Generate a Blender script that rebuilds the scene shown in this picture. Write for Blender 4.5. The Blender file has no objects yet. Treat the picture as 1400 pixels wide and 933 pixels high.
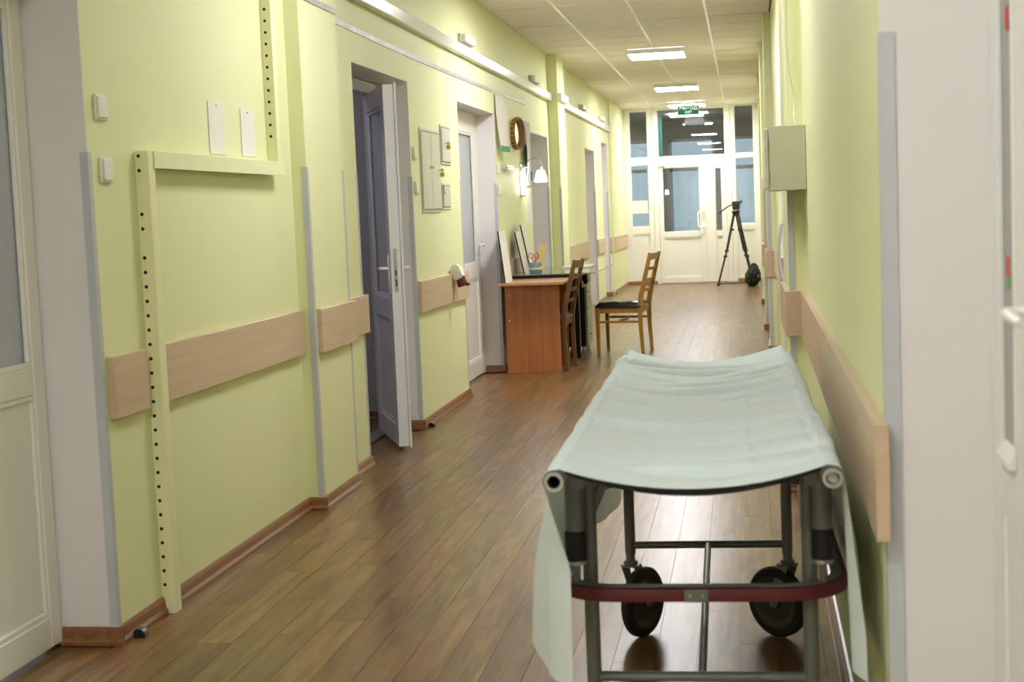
import bpy, bmesh, math, random
from mathutils import Matrix, Vector
random.seed(7)
PI = math.pi
scene = bpy.context.scene
C = scene.collection

# ------------------------------------------------------------------ camera, world, exposure
YAW, PITCH, ROLL, FPX, CAMH = 0.15922938, 0.08751207, -0.04094708, 2016.08, 1.32
fw = Vector((-math.sin(YAW)*math.cos(PITCH), math.cos(YAW)*math.cos(PITCH), -math.sin(PITCH)))
rt = Vector((math.cos(YAW), math.sin(YAW), 0.0))
up = rt.cross(fw)
rt, up = rt*math.cos(ROLL)+up*math.sin(ROLL), up*math.cos(ROLL)-rt*math.sin(ROLL)
cam_d = bpy.data.cameras.new('camera')
cam = bpy.data.objects.new('camera', cam_d); C.objects.link(cam)
cam.matrix_world = Matrix(((rt.x, up.x, -fw.x, 0), (rt.y, up.y, -fw.y, 0), (rt.z, up.z, -fw.z, CAMH), (0, 0, 0, 1)))
cam_d.sensor_width = 36; cam_d.lens = FPX/1400*36
cam_d.clip_start = 0.05; cam_d.clip_end = 200
cam_d.dof.use_dof = True; cam_d.dof.focus_distance = 8.0; cam_d.dof.aperture_fstop = 6.3
scene.camera = cam

w = bpy.data.worlds.new('world'); scene.world = w; w.use_nodes = True
bg = w.node_tree.nodes['Background']
bg.inputs['Color'].default_value = (0.40, 0.48, 0.56, 1); bg.inputs['Strength'].default_value = 1.1
vs = scene.view_settings
vs.view_transform = 'Standard'; vs.look = 'None'; vs.gamma = 1.0; vs.use_curve_mapping = False
vs.exposure = 0.26
LAMP = 46.0          # emission of the ceiling panels
LAMP_COL = (0.985, 0.97, 1.01)

# ------------------------------------------------------------------ materials
M = {}
def new_mat(name):
    m = bpy.data.materials.new(name); m.use_nodes = True
    nt = m.node_tree; b = nt.nodes['Principled BSDF']
    M[name] = m
    return m, nt, b
def N(nt, t, **kw):
    n = nt.nodes.new(t)
    for k, v in kw.items(): setattr(n, k, v)
    return n
def simple(name, col, rough=0.5, metal=0.0, var=0.06, scale=30.0, bump=0.0, bscale=200.0, spec=0.5, coat=0.0):
    """plain paint / plastic / metal with slight procedural mottling"""
    m, nt, b = new_mat(name)
    b.inputs['Roughness'].default_value = rough; b.inputs['Metallic'].default_value = metal
    b.inputs['Specular IOR Level'].default_value = spec
    b.inputs['Coat Weight'].default_value = coat
    tc = N(nt, 'ShaderNodeTexCoord'); nz = N(nt, 'ShaderNodeTexNoise')
    nz.inputs['Scale'].default_value = scale; nz.inputs['Detail'].default_value = 3
    nt.links.new(tc.outputs['Object'], nz.inputs['Vector'])
    mx = N(nt, 'ShaderNodeMix', data_type='RGBA')
    mx.inputs[6].default_value = tuple(max(0, c*(1-var)) for c in col)+(1,)
    mx.inputs[7].default_value = tuple(min(1, c*(1+var)) for c in col)+(1,)
    nt.links.new(nz.outputs['Fac'], mx.inputs[0]); nt.links.new(mx.outputs[2], b.inputs['Base Color'])
    if bump:
        n2 = N(nt, 'ShaderNodeTexNoise'); n2.inputs['Scale'].default_value = bscale; n2.inputs['Detail'].default_value = 2
        nt.links.new(tc.outputs['Object'], n2.inputs['Vector'])
        bp = N(nt, 'ShaderNodeBump'); bp.inputs['Strength'].default_value = bump; bp.inputs['Distance'].default_value = 0.002
        nt.links.new(n2.outputs['Fac'], bp.inputs['Height']); nt.links.new(bp.outputs['Normal'], b.inputs['Normal'])
    return m
def wood(name, c1, c2, rough=0.4, axis='Y', stretch=(14, 0.9, 14), tone=0.0, use_random=False, spec=0.5, ring=0.5, coat=0.0):
    """grain stretched along one axis in world metres; per-plank tone from Object Info random + face attribute"""
    m, nt, b = new_mat(name)
    b.inputs['Roughness'].default_value = rough; b.inputs['Specular IOR Level'].default_value = spec
    b.inputs['Coat Weight'].default_value = coat; b.inputs['Coat Roughness'].default_value = 0.12
    g = N(nt, 'ShaderNodeNewGeometry')
    vec = g.outputs['Position']
    if use_random:
        oi = N(nt, 'ShaderNodeObjectInfo'); at = N(nt, 'ShaderNodeAttribute', attribute_name='tone')
        ad = N(nt, 'ShaderNodeMath', operation='ADD'); nt.links.new(oi.outputs['Random'], ad.inputs[0]); nt.links.new(at.outputs['Fac'], ad.inputs[1])
        fr = N(nt, 'ShaderNodeMath', operation='FRACT'); nt.links.new(ad.outputs[0], fr.inputs[0])
        off = N(nt, 'ShaderNodeVectorMath', operation='SCALE'); off.inputs[0].default_value = (37.0, 53.0, 19.0)
        nt.links.new(fr.outputs[0], off.inputs['Scale'])
        va = N(nt, 'ShaderNodeVectorMath', operation='ADD'); nt.links.new(vec, va.inputs[0]); nt.links.new(off.outputs[0], va.inputs[1]); vec = va.outputs[0]
    mp = N(nt, 'ShaderNodeMapping'); mp.inputs['Scale'].default_value = stretch; nt.links.new(vec, mp.inputs['Vector'])
    nz = N(nt, 'ShaderNodeTexNoise'); nz.inputs['Scale'].default_value = 1.6; nz.inputs['Detail'].default_value = 3 if use_random else 6; nz.inputs['Distortion'].default_value = ring
    nt.links.new(mp.outputs[0], nz.inputs['Vector'])
    n2 = N(nt, 'ShaderNodeTexNoise'); n2.inputs['Scale'].default_value = 4.5 if use_random else 9; n2.inputs['Detail'].default_value = 1.5 if use_random else 4
    nt.links.new(mp.outputs[0], n2.inputs['Vector'])
    ad2 = N(nt, 'ShaderNodeMath', operation='MULTIPLY_ADD'); nt.links.new(n2.outputs['Fac'], ad2.inputs[0]); ad2.inputs[1].default_value = 0.22
    nt.links.new(nz.outputs['Fac'], ad2.inputs[2])
    cr = N(nt, 'ShaderNodeValToRGB'); cr.color_ramp.elements[0].position = 0.42; cr.color_ramp.elements[1].position = 0.92
    cr.color_ramp.elements[0].color = (*c2, 1); cr.color_ramp.elements[1].color = (*c1, 1)
    nt.links.new(ad2.outputs[0], cr.inputs['Fac'])
    col = cr.outputs['Color']
    if use_random:
        hs = N(nt, 'ShaderNodeHueSaturation')
        mr = N(nt, 'ShaderNodeMapRange'); mr.inputs[3].default_value = 1-tone; mr.inputs[4].default_value = 1+tone
        nt.links.new(fr.outputs[0], mr.inputs[0]); nt.links.new(mr.outputs[0], hs.inputs['Value'])
        m5 = N(nt, 'ShaderNodeMath', operation='MULTIPLY'); m5.inputs[1].default_value = 7.31; nt.links.new(fr.outputs[0], m5.inputs[0])
        f5 = N(nt, 'ShaderNodeMath', operation='FRACT'); nt.links.new(m5.outputs[0], f5.inputs[0])
        mh = N(nt, 'ShaderNodeMapRange'); mh.inputs[3].default_value = 0.49; mh.inputs[4].default_value = 0.512
        nt.links.new(f5.outputs[0], mh.inputs[0]); nt.links.new(mh.outputs[0], hs.inputs['Hue'])
        nt.links.new(col, hs.inputs['Color']); col = hs.outputs['Color']
    nt.links.new(col, b.inputs['Base Color'])
    bp = N(nt, 'ShaderNodeBump'); bp.inputs['Strength'].default_value = 0.0 if use_random else 0.06; bp.inputs['Distance'].default_value = 0.001
    nt.links.new(ad2.outputs[0], bp.inputs['Height']); nt.links.new(bp.outputs['Normal'], b.inputs['Normal'])
    return m
def emit(name, col, s):
    m, nt, b = new_mat(name)
    b.inputs['Base Color'].default_value = (0.8, 0.8, 0.8, 1)
    b.inputs['Emission Color'].default_value = (*col, 1); b.inputs['Emission Strength'].default_value = s
    return m
def glass(name, tint=(0.93, 0.96, 0.96), rough=0.0, gain=1.0):
    m = bpy.data.materials.new(name); m.use_nodes = True; nt = m.node_tree; nt.nodes.clear(); M[name] = m
    o = N(nt, 'ShaderNodeOutputMaterial'); mx = N(nt, 'ShaderNodeMixShader')
    t = N(nt, 'ShaderNodeBsdfTransparent'); t.inputs['Color'].default_value = (*tint, 1)
    g = N(nt, 'ShaderNodeBsdfGlossy'); g.inputs['Roughness'].default_value = rough
    f = N(nt, 'ShaderNodeFresnel'); f.inputs['IOR'].default_value = 1.5
    k = N(nt, 'ShaderNodeMath', operation='MULTIPLY'); k.inputs[1].default_value = gain; k.use_clamp = True
    nt.links.new(f.outputs[0], k.inputs[0]); nt.links.new(k.outputs[0], mx.inputs[0]); nt.links.new(t.outputs[0], mx.inputs[1]); nt.links.new(g.outputs[0], mx.inputs[2])
    nt.links.new(mx.outputs[0], o.inputs['Surface'])
    return m
def cloth(name, col, trans=0.3, rough=0.8):
    m, nt, b = new_mat(name)
    b.inputs['Roughness'].default_value = rough; b.inputs['Specular IOR Level'].default_value = 0.25
    b.inputs['Sheen Weight'].default_value = 0.1
    tc = N(nt, 'ShaderNodeTexCoord'); nz = N(nt, 'ShaderNodeTexNoise'); nz.inputs['Scale'].default_value = 260; nz.inputs['Detail'].default_value = 2
    nt.links.new(tc.outputs['Object'], nz.inputs['Vector'])
    mx = N(nt, 'ShaderNodeMix', data_type='RGBA'); mx.inputs[6].default_value = tuple(c*0.95 for c in col)+(1,); mx.inputs[7].default_value = tuple(min(1, c*1.04) for c in col)+(1,)
    nt.links.new(nz.outputs['Fac'], mx.inputs[0]); nt.links.new(mx.outputs[2], b.inputs['Base Color'])
    bp = N(nt, 'ShaderNodeBump'); bp.inputs['Strength'].default_value = 0.12; bp.inputs['Distance'].default_value = 0.001
    nt.links.new(nz.outputs['Fac'], bp.inputs['Height']); nt.links.new(bp.outputs['Normal'], b.inputs['Normal'])
    out = nt.nodes['Material Output']; ms = N(nt, 'ShaderNodeMixShader'); ms.inputs[0].default_value = trans
    tr = N(nt, 'ShaderNodeBsdfTranslucent'); tr.inputs['Color'].default_value = (*col, 1)
    nt.links.new(b.outputs[0], ms.inputs[1]); nt.links.new(tr.outputs[0], ms.inputs[2]); nt.links.new(ms.outputs[0], out.inputs['Surface'])
    return m

simple('wall_yellow', (0.775, 0.795, 0.47), 0.55, var=0.025, scale=1.2, bump=0.25, bscale=420, spec=0.35)
simple('white_plaster', (0.76, 0.73, 0.73), 0.7, var=0.03, scale=3, bump=0.2, bscale=300)
simple('pvc', (0.84, 0.82, 0.76), 0.32, var=0.015, scale=4)
simple('pvc_cool', (0.80, 0.80, 0.82), 0.32, var=0.015, scale=4)
simple('guard_grey', (0.52, 0.54, 0.57), 0.45, var=0.03)
wood('beech', (0.66, 0.51, 0.36), (0.57, 0.42, 0.28), 0.42, stretch=(20, 1.2, 26))
wood('skirting', (0.30, 0.13, 0.055), (0.19, 0.075, 0.03), 0.28, stretch=(24, 1.5, 24))
wood('floor_wood', (0.30, 0.168, 0.060), (0.105, 0.050, 0.016), 0.28, stretch=(17, 1.3, 17), tone=0.2, use_random=True, spec=0.55, ring=0.8)
wood('desk_wood', (0.43, 0.165, 0.048), (0.31, 0.105, 0.03), 0.38, stretch=(22, 22, 1.3))
wood('desk_top_wood', (0.50, 0.26, 0.12), (0.40, 0.19, 0.08), 0.3, stretch=(22, 1.3, 22))
wood('chair_oak', (0.50, 0.25, 0.045), (0.36, 0.165, 0.026), 0.35, stretch=(20, 20, 2))
wood('chair_walnut', (0.18, 0.08, 0.024), (0.10, 0.042, 0.013), 0.35, stretch=(20, 20, 2))
simple('ceiling_tile', (0.86, 0.80, 0.76), 0.85, var=0.03, scale=1.5, bump=0.4, bscale=160)
simple('ceiling_void', (0.12, 0.11, 0.10), 0.9)
simple('grid_metal', (0.86, 0.85, 0.82), 0.25, 0.6, var=0.08, scale=8)
simple('steel', (0.55, 0.55, 0.53), 0.35, 0.85, var=0.12, scale=14)
simple('chrome', (0.85, 0.85, 0.86), 0.12, 1.0, var=0.02)
simple('dark_metal', (0.12, 0.12, 0.12), 0.4, 0.6)
simple('gurney_grey', (0.20, 0.215, 0.20), 0.38, 0.15, var=0.1, scale=20)
simple('black_rubber', (0.014, 0.014, 0.015), 0.6, var=0.2)
simple('wheel_disc', (0.055, 0.06, 0.055), 0.5, 0.2, var=0.15)
simple('bumper_red', (0.16, 0.022, 0.028), 0.45, var=0.25, scale=35)
simple('black_canvas', (0.02, 0.02, 0.022), 0.8)
cloth('sheet', (0.80, 0.90, 0.95), 0.22)
simple('cream_paint', (0.82, 0.82, 0.50), 0.45, var=0.05, scale=25)
simple('hole_black', (0.006, 0.006, 0.006), 0.8)
simple('plastic_white', (0.80, 0.79, 0.74), 0.35, var=0.02)
simple('paper', (0.80, 0.77, 0.72), 0.8, var=0.03, scale=8)
simple('paper_grey', (0.42, 0.43, 0.40), 0.7, var=0.35, scale=14)
simple('panel_grey', (0.60, 0.60, 0.50), 0.4, 0.1, var=0.03)
simple('box_grey', (0.60, 0.59, 0.47), 0.42, 0.05, var=0.04, scale=10)
simple('trunking', (0.80, 0.79, 0.76), 0.22, var=0.02, spec=0.6)
simple('tin', (0.42, 0.42, 0.40), 0.5, 0.6, var=0.35, scale=18)
simple('green_print', (0.08, 0.33, 0.2), 0.6, var=0.3, scale=60)
simple('yellow_tag', (0.75, 0.58, 0.03), 0.4)
simple('cee_red', (0.16, 0.012, 0.015), 0.35)
simple('bamboo', (0.22, 0.11, 0.035), 0.4, var=0.3, scale=30)
simple('bamboo_light', (0.62, 0.40, 0.16), 0.45, var=0.15)
simple('mirror', (0.9, 0.9, 0.9), 0.03, 1.0, var=0.0)
simple('black_laminate', (0.008, 0.008, 0.009), 0.3, var=0.1)
simple('drawer_grey', (0.36, 0.37, 0.35), 0.4, 0.1)
simple('vinyl_black', (0.018, 0.017, 0.016), 0.28, var=0.2, scale=12, bump=0.4, bscale=40)
simple('vinyl_brown', (0.11, 0.055, 0.04), 0.4)
simple('blue_tin', (0.16, 0.26, 0.36), 0.5, var=0.2)
simple('ribbon', (0.75, 0.62, 0.22), 0.5)
simple('card', (0.68, 0.50, 0.22), 0.6, var=0.08)
simple('red_plastic', (0.55, 0.03, 0.05), 0.35)
simple('tripod_black', (0.012, 0.012, 0.013), 0.45)
simple('bag_black', (0.012, 0.014, 0.014), 0.3, var=0.4, scale=18)
simple('room_grey', (0.55, 0.52, 0.58), 0.8)
simple('hall_grey', (0.55, 0.52, 0.50), 0.8)
simple('hall_floor', (0.35, 0.33, 0.30), 0.3)
simple('threshold', (0.30, 0.31, 0.33), 0.4, 0.5)
simple('sticker_red', (0.55, 0.05, 0.03), 0.5, var=0.5, scale=60)
simple('sticker_green', (0.05, 0.35, 0.08), 0.5, var=0.3, scale=60)
simple('hall_green', (0.10, 0.36, 0.28), 0.7)
simple('table_glass', (0.20, 0.23, 0.17), 0.06, spec=0.8, var=0.05)
emit('lamp_panel', LAMP_COL, LAMP)
emit('lamp_panel_dimmed', LAMP_COL, LAMP*0.6)  # same panel with emission turned down, to hold back the near light
emit('hall_fill_glow', (0.95, 0.97, 1.0), 14.0)  # glow of the panel added in the hall
emit('lamp_shade', (1.0, 0.97, 0.95), 16.0)
m_, nt_, b_ = new_mat('exit_green'); b_.inputs['Base Color'].default_value = (0.005, 0.15, 0.07, 1); b_.inputs['Emission Color'].default_value = (0.005, 0.18, 0.085, 1); b_.inputs['Emission Strength'].default_value = 0.45
emit('exit_white', (0.9, 1.0, 0.95), 0.7)
glass('clear_glass', gain=1.6)
def frosted(name, col, trans):
    m = cloth(name, col, trans, 0.22); m.node_tree.nodes['Principled BSDF'].inputs['Specular IOR Level'].default_value = 0.5
    return m
frosted('pane_grey', (0.40, 0.40, 0.38), 0.2)
frosted('frosted_glass', (0.62, 0.64, 0.69), 0.25)

# ------------------------------------------------------------------ geometry helpers
W = {}           # object -> world matrix of its local frame (parts are modelled in world metres)
def nm_ok(o): return o
def link(name, me, mat, parent=None, local=False):
    o = bpy.data.objects.new(name, me); C.objects.link(o)
    if mat is not None and not me.materials: me.materials.append(M[mat] if isinstance(mat, str) else mat)
    if parent is not None:
        o.parent = parent
        if not local: me.transform(W[parent].inverted())
        W[o] = W[parent]
    else:
        if not local:
            xs = [v.co for v in me.vertices]
            c = Vector(((min(v.x for v in xs)+max(v.x for v in xs))/2, (min(v.y for v in xs)+max(v.y for v in xs))/2, min(v.z for v in xs)))
            me.transform(Matrix.Translation(-c)); o.location = c
            W[o] = Matrix.Translation(c)
        else: W[o] = Matrix.Identity(4)
    return o
def obj(name, bm, mat, parent=None, smooth=False, local=False, angle=None):
    bmesh.ops.recalc_face_normals(bm, faces=bm.faces)
    if smooth:
        for f in bm.faces: f.smooth = True
        for e in bm.edges:
            if len(e.link_faces) == 2 and e.calc_face_angle(0) > (angle or 0.7): e.smooth = False
    me = bpy.data.meshes.new(name); bm.to_mesh(me); bm.free()
    return link(name, me, mat, parent, local)
def empty(name, loc, rz=0.0):
    o = bpy.data.objects.new(name, None); C.objects.link(o)
    o.location = loc; o.rotation_euler = (0, 0, rz); o.empty_display_size = 0.1
    W[o] = Matrix.Translation(loc) @ Matrix.Rotation(rz, 4, 'Z')
    return o
def tag(o, label, cat, group=None, kind=None):
    o['label'] = label; o['category'] = cat
    if group: o['group'] = group
    if kind: o['kind'] = kind
    return o
def struct(o, label, cat): return tag(o, label, cat, kind='structure')
def boxbm(bm, b, bev=0.0, seg=1):
    x0, x1, y0, y1, z0, z1 = b
    r = bmesh.ops.create_cube(bm, size=1.0)
    vs_ = r['verts']
    for v in vs_:
        v.co = Vector(((x0+x1)/2+v.co.x*(x1-x0), (y0+y1)/2+v.co.y*(y1-y0), (z0+z1)/2+v.co.z*(z1-z0)))
    if bev:
        es = list({e for v in vs_ for e in v.link_edges})
        bmesh.ops.bevel(bm, geom=es, offset=bev, segments=seg, affect='EDGES', profile=0.5)
    return bm
def box(name, b, mat, parent=None, bev=0.0, seg=1, local=False):
    return obj(name, boxbm(bmesh.new(), b, bev, seg), mat, parent, local=local)
def boxes(name, bl, mat, parent=None, bev=0.0):
    bm = bmesh.new()
    for b in bl: boxbm(bm, b, bev)
    return obj(name, bm, mat, parent)
def tubebm(bm, pts, r, seg=12, cap=True, closed=False):
    pts = [Vector(p) for p in pts]; n = len(pts)
    rs = r if isinstance(r, (list, tuple)) else [r]*n
    rings = []; ref = None
    for i, p in enumerate(pts):
        if closed: d = (pts[(i+1) % n]-pts[i-1])
        elif i == 0: d = pts[1]-p
        elif i == n-1: d = p-pts[i-1]
        else: d = (pts[i+1]-p).normalized()+(p-pts[i-1]).normalized()
        d.normalize()
        if ref is None:
            ref = Vector((0, 0, 1)) if abs(d.z) < 0.9 else Vector((1, 0, 0))
        a = d.cross(ref).normalized(); b = a.cross(d).normalized(); ref = b
        rings.append([bm.verts.new(p+(a*math.cos(2*PI*k/seg)+b*math.sin(2*PI*k/seg))*rs[i]) for k in range(seg)])
    m = n if closed else n-1
    for i in range(m):
        A, B = rings[i], rings[(i+1) % n]
        for k in range(seg): bm.faces.new((A[k], A[(k+1) % seg], B[(k+1) % seg], B[k]))
    if cap and not closed:
        bm.faces.new(rings[0]); bm.faces.new(rings[-1])
    return bm
def tube(name, pts, r, mat, parent=None, seg=12, closed=False, local=False):
    return obj(name, tubebm(bmesh.new(), pts, r, seg, closed=closed), mat, parent, smooth=True, local=local)
def lathebm(bm, prof, o, axis=(0, 0, 1), seg=24):
    ax = Vector(axis).normalized(); o = Vector(o)
    t = Vector((0, 0, 1)) if abs(ax.z) < 0.9 else Vector((1, 0, 0))
    a = ax.cross(t).normalized(); b = ax.cross(a)
    rings = []
    for (r, h) in prof:
        if r < 1e-6: rings.append([bm.verts.new(o+ax*h)])
        else: rings.append([bm.verts.new(o+ax*h+(a*math.cos(2*PI*k/seg)+b*math.sin(2*PI*k/seg))*r) for k in range(seg)])
    for A, B in zip(rings, rings[1:]):
        for k in range(seg):
            if len(A) == 1 and len(B) == 1: continue
            if len(A) == 1: bm.faces.new((A[0], B[k], B[(k+1) % seg]))
            elif len(B) == 1: bm.faces.new((A[k], A[(k+1) % seg], B[0]))
            else: bm.faces.new((A[k], A[(k+1) % seg], B[(k+1) % seg], B[k]))
    return bm
def lathe(name, prof, o, mat, parent=None, axis=(0, 0, 1), seg=24, local=False):
    return obj(name, lathebm(bmesh.new(), prof, o, axis, seg), mat, parent, smooth=True, local=local)
def prismbm(bm, poly, a, b):
    """poly: list of 3D points (one end); translate by b-a for the other end"""
    d = Vector(b)-Vector(a)
    A = [bm.verts.new(Vector(p)) for p in poly]; B = [bm.verts.new(Vector(p)+d) for p in poly]
    bm.faces.new(A); bm.faces.new(B)
    for i in range(len(A)):
        j = (i+1) % len(A); bm.faces.new((A[i], A[j], B[j], B[i]))
    return bm

# ------------------------------------------------------------------ the setting
XL, XR = -2.0, 0.255
YF = 24.95           # glazed partition
CZ = 2.94            # suspended ceiling
YB = -3.0

# ---- floor: slab + planks
fl = struct(box('floor', (-3.6, 0.9, YB, 25.3, -0.12, -0.006), 'floor_wood'), 'glossy brown wood-plank floor running the length of the corridor', 'floor')
PW, PL, GAP = 0.122, 0.915, 0.0013
plank_me = {}
def plank_bm(bm, x0, x1, y0, y1, tone_layer=None, tone=0):
    vb = [bm.verts.new(p) for p in ((x0, y0, -0.006), (x1, y0, -0.006), (x1, y1, -0.006), (x0, y1, -0.006))]
    vt = [bm.verts.new(p) for p in ((x0, y0, 0), (x1, y0, 0), (x1, y1, 0), (x0, y1, 0))]
    fs = [bm.faces.new(vt)]
    for i in range(4): fs.append(bm.faces.new((vb[i], vb[(i+1) % 4], vt[(i+1) % 4], vt[i])))
    if tone_layer is not None:
        for f in fs: f[tone_layer] = tone
cols = []
x = XL
while x < XR-0.005:
    cols.append((x, min(x+PW, XR))); x += PW
specs = []
for i, (xa, xb) in enumerate(cols):
    y = 2.2-random.random()*PL
    while y < YF:
        ya, yb = max(y, 2.2), min(y+PL, YF+0.04)
        if yb-ya > 0.02: specs.append((xa, xb, ya, yb))
        y += PL
def seen(s):        # how large the plank shows from the camera; under the near gurney / wall it shows nothing
    cx, cy = (s[0]+s[1])/2, (s[2]+s[3])/2
    if s[3] < 3.55: return -1
    ang = math.degrees(math.atan2(-cx, cy))
    if ang > 29 or ang < -10: return -1
    return (s[1]-s[0])*(s[3]-s[2])/cy**3
specs.sort(key=seen, reverse=True)
near, rest = specs[:300], specs[300:]
for (xa, xb, ya, yb) in near:
    key = (round(xb-xa, 3), round(yb-ya, 2))
    if key not in plank_me:
        bm = bmesh.new(); hw, hl = (xb-xa)/2-GAP/2, (yb-ya)/2-GAP/2
        plank_bm(bm, -hw, hw, -hl, hl)
        me = bpy.data.meshes.new('plank'); bm.to_mesh(me); bm.free(); me.materials.append(M['floor_wood']); plank_me[key] = me
    o = bpy.data.objects.new('plank', plank_me[key]); C.objects.link(o); o.parent = fl
    o.location = Vector(((xa+xb)/2, (ya+yb)/2, 0))-fl.location
bm = bmesh.new(); lay = bm.faces.layers.float.new('tone')
for (xa, xb, ya, yb) in rest: plank_bm(bm, xa+GAP/2, xb-GAP/2, ya+GAP/2, yb-GAP/2, lay, random.random())
o = obj('far_planks', bm, 'floor_wood', fl); o['kind'] = 'stuff'

# ---- ceiling: void above, tiles, runners
ce = struct(box('ceiling', (-2.3, 0.6, YB, 25.1, CZ+0.02, CZ+0.1), 'ceiling_void'), 'suspended ceiling of pale square mineral tiles with metal runners', 'ceiling')
CX = [XL, -1.46, -0.877, -0.278, XR]
TS = 0.592
ty0 = 11.93-TS*5
tile_me = {}
def tile_mesh(wx_, wy_):
    k = (round(wx_, 3), round(wy_, 3))
    if k not in tile_me:
        bm = boxbm(bmesh.new(), (-wx_/2, wx_/2, -wy_/2, wy_/2, 0, 0.018), 0.003)
        me = bpy.data.meshes.new('ceiling_tile'); bm.to_mesh(me); bm.free(); me.materials.append(M['ceiling_tile']); tile_me[k] = me
    return tile_me[k]
yy = ty0
while yy < YF-0.02:
    y1 = min(yy+TS, YF)
    for xa, xb in zip(CX, CX[1:]):
        o = bpy.data.objects.new('ceiling_tile', tile_mesh(xb-xa-0.012, y1-yy-0.022)); C.objects.link(o); o.parent = ce
        o.location = Vector(((xa+xb)/2, (yy+y1)/2, CZ+random.uniform(-0.0015, 0.0015)))-ce.location
    yy += TS
box('near_tile_field', (XL, XR, YB, ty0-0.008, CZ, CZ+0.018), 'ceiling_tile', ce)
for xg in CX[1:-1]:
    box('ceiling_runner', (xg-0.011, xg+0.011, ty0, YF, CZ-0.0035, CZ+0.004), 'grid_metal', ce, 0.001)

# ---- left wall with its door openings
LOPEN = [(3.15, 4.335, 2.13), (7.55, 8.85, 2.135), (10.42, 11.99, 2.125), (14.03, 15.30, 2.075), (18.95, 20.12, 2.10), (21.22, 22.05, 2.26)]
LT = 0.26
bl = []; y = YB
for (a, b_2, t) in LOPEN:
    bl.append((XL-LT, XL, y, a, 0, CZ+0.05)); bl.append((XL-LT, XL, a, b_2, t, CZ+0.05)); y = b_2
bl.append((XL-LT, XL, y, YF+0.05, 0, CZ+0.05))
wl = struct(boxes('wall_left', bl, 'wall_yellow'), 'long pale yellow-green corridor wall with deep door recesses', 'wall')
P1 = (6.42, 7.03, -1.93); P2 = (15.43, 16.0, -1.89)
for (a, b_2, xf) in (P1, P2):
    box('pilaster', (XL-0.02, xf, a, b_2, 0, CZ), 'wall_yellow', wl, 0.003)
box('end_pier', (XL-0.02, XL+0.03, 22.42, YF, 0, CZ), 'wall_yellow', wl, 0.003)

# right wall: near length (slightly out of parallel), then stepped piers
RN0, RN1 = (0.243, 2.70), (0.262, 6.72)
bm = bmesh.new()
prismbm(bm, [(RN0[0], RN0[1], 0), (RN1[0], RN1[1], 0), (0.62, 6.72, 0), (0.62, 2.70, 0)], (0, 0, 0), (0, 0, CZ+0.05))
boxbm(bm, (0.262, 0.62, 6.72, 9.25, 0, CZ+0.05))
boxbm(bm, (0.262, 0.62, 9.25, 10.55, 2.12, CZ+0.05))
boxbm(bm, (0.262, 0.62, 10.55, YF+0.05, 0, CZ+0.05))
boxbm(bm, (0.243, 0.62, 1.10, 2.70, 2.12, CZ+0.05))
boxbm(bm, (0.243, 0.62, YB, 1.10, 0, CZ+0.05))
wr = struct(obj('wall_right', bm, 'wall_yellow'), 'pale yellow-green corridor wall along the right with stepped piers', 'wall')
PR = [(6.72, 7.55, 0.192), (13.05, 13.7, 0.198), (15.4, 16.0, 0.19), (19.4, 19.9, 0.21)]
for (a, b_2, xf) in PR: box('pilaster', (xf, 0.30, a, b_2, 0, CZ), 'wall_yellow', wr, 0.003)
wb = struct(box('wall_back', (-2.3, 0.65, YB-0.1, YB, 0, CZ+0.05), 'white_plaster'), 'white end wall of the corridor behind the viewpoint', 'wall')  # unseen; white chosen to bounce light onto the camera-facing reveals

# ---- guard boards (beech bumper rail)
HZ0, HZ1 = 0.715, 0.915
def board(y0, y1, xw, side=1, parent=wl, z0=HZ0, z1=HZ1, t=0.024):
    b = (xw, xw+t, y0, y1, z0, z1) if side > 0 else (xw-t, xw, y0, y1, z0, z1)
    return box('guard_board', b, 'beech', parent, 0.002)
board(4.375, 4.64, XL); board(4.705, 6.405, XL)
board(6.46, 7.075, P1[2]); board(7.035, 7.585, XL)
board(8.88, 9.985, XL, z0=0.72, z1=0.915); board(10.005, 10.45, XL)
board(12.01, 13.98, XL); board(16.02, 18.93, XL, z0=0.70, z1=0.90); board(20.15, 21.2, XL, z0=0.69, z1=0.89); board(22.10, 22.41, XL, z0=0.66, z1=0.87)
board(22.45, 24.90, XL+0.03, z0=0.66, z1=0.87)
bm = bmesh.new()
prismbm(bm, [(RN0[0], 2.665, 0.705), (RN1[0], 6.72, 0.705), (RN1[0]-0.024, 6.72, 0.705), (RN0[0]-0.024, 2.665, 0.705)], (0, 0, 0), (0, 0, 0.21))
obj('guard_board', bm, 'beech', wr)
box('guard_board', (0.17, 0.24, 6.70, 6.72, 0.712, 0.915), 'beech', wr, 0.002)
board(6.72, 7.56, 0.192, -1, wr, 0.712, 0.915)
board(7.58, 9.2, 0.262, -1, wr); board(10.6, 13.0, 0.262, -1, wr)
box('guard_board', (0.178, 0.262, 13.028, 13.05, 0.66, 0.89), 'beech', wr, 0.002); board(13.05, 13.72, 0.198, -1, wr, 0.66, 0.89)
box('guard_board', (0.165, 0.262, 15.378, 15.4, 0.65, 0.88), 'beech', wr, 0.002); board(15.4, 16.0, 0.19, -1, wr, 0.65, 0.88)

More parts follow.
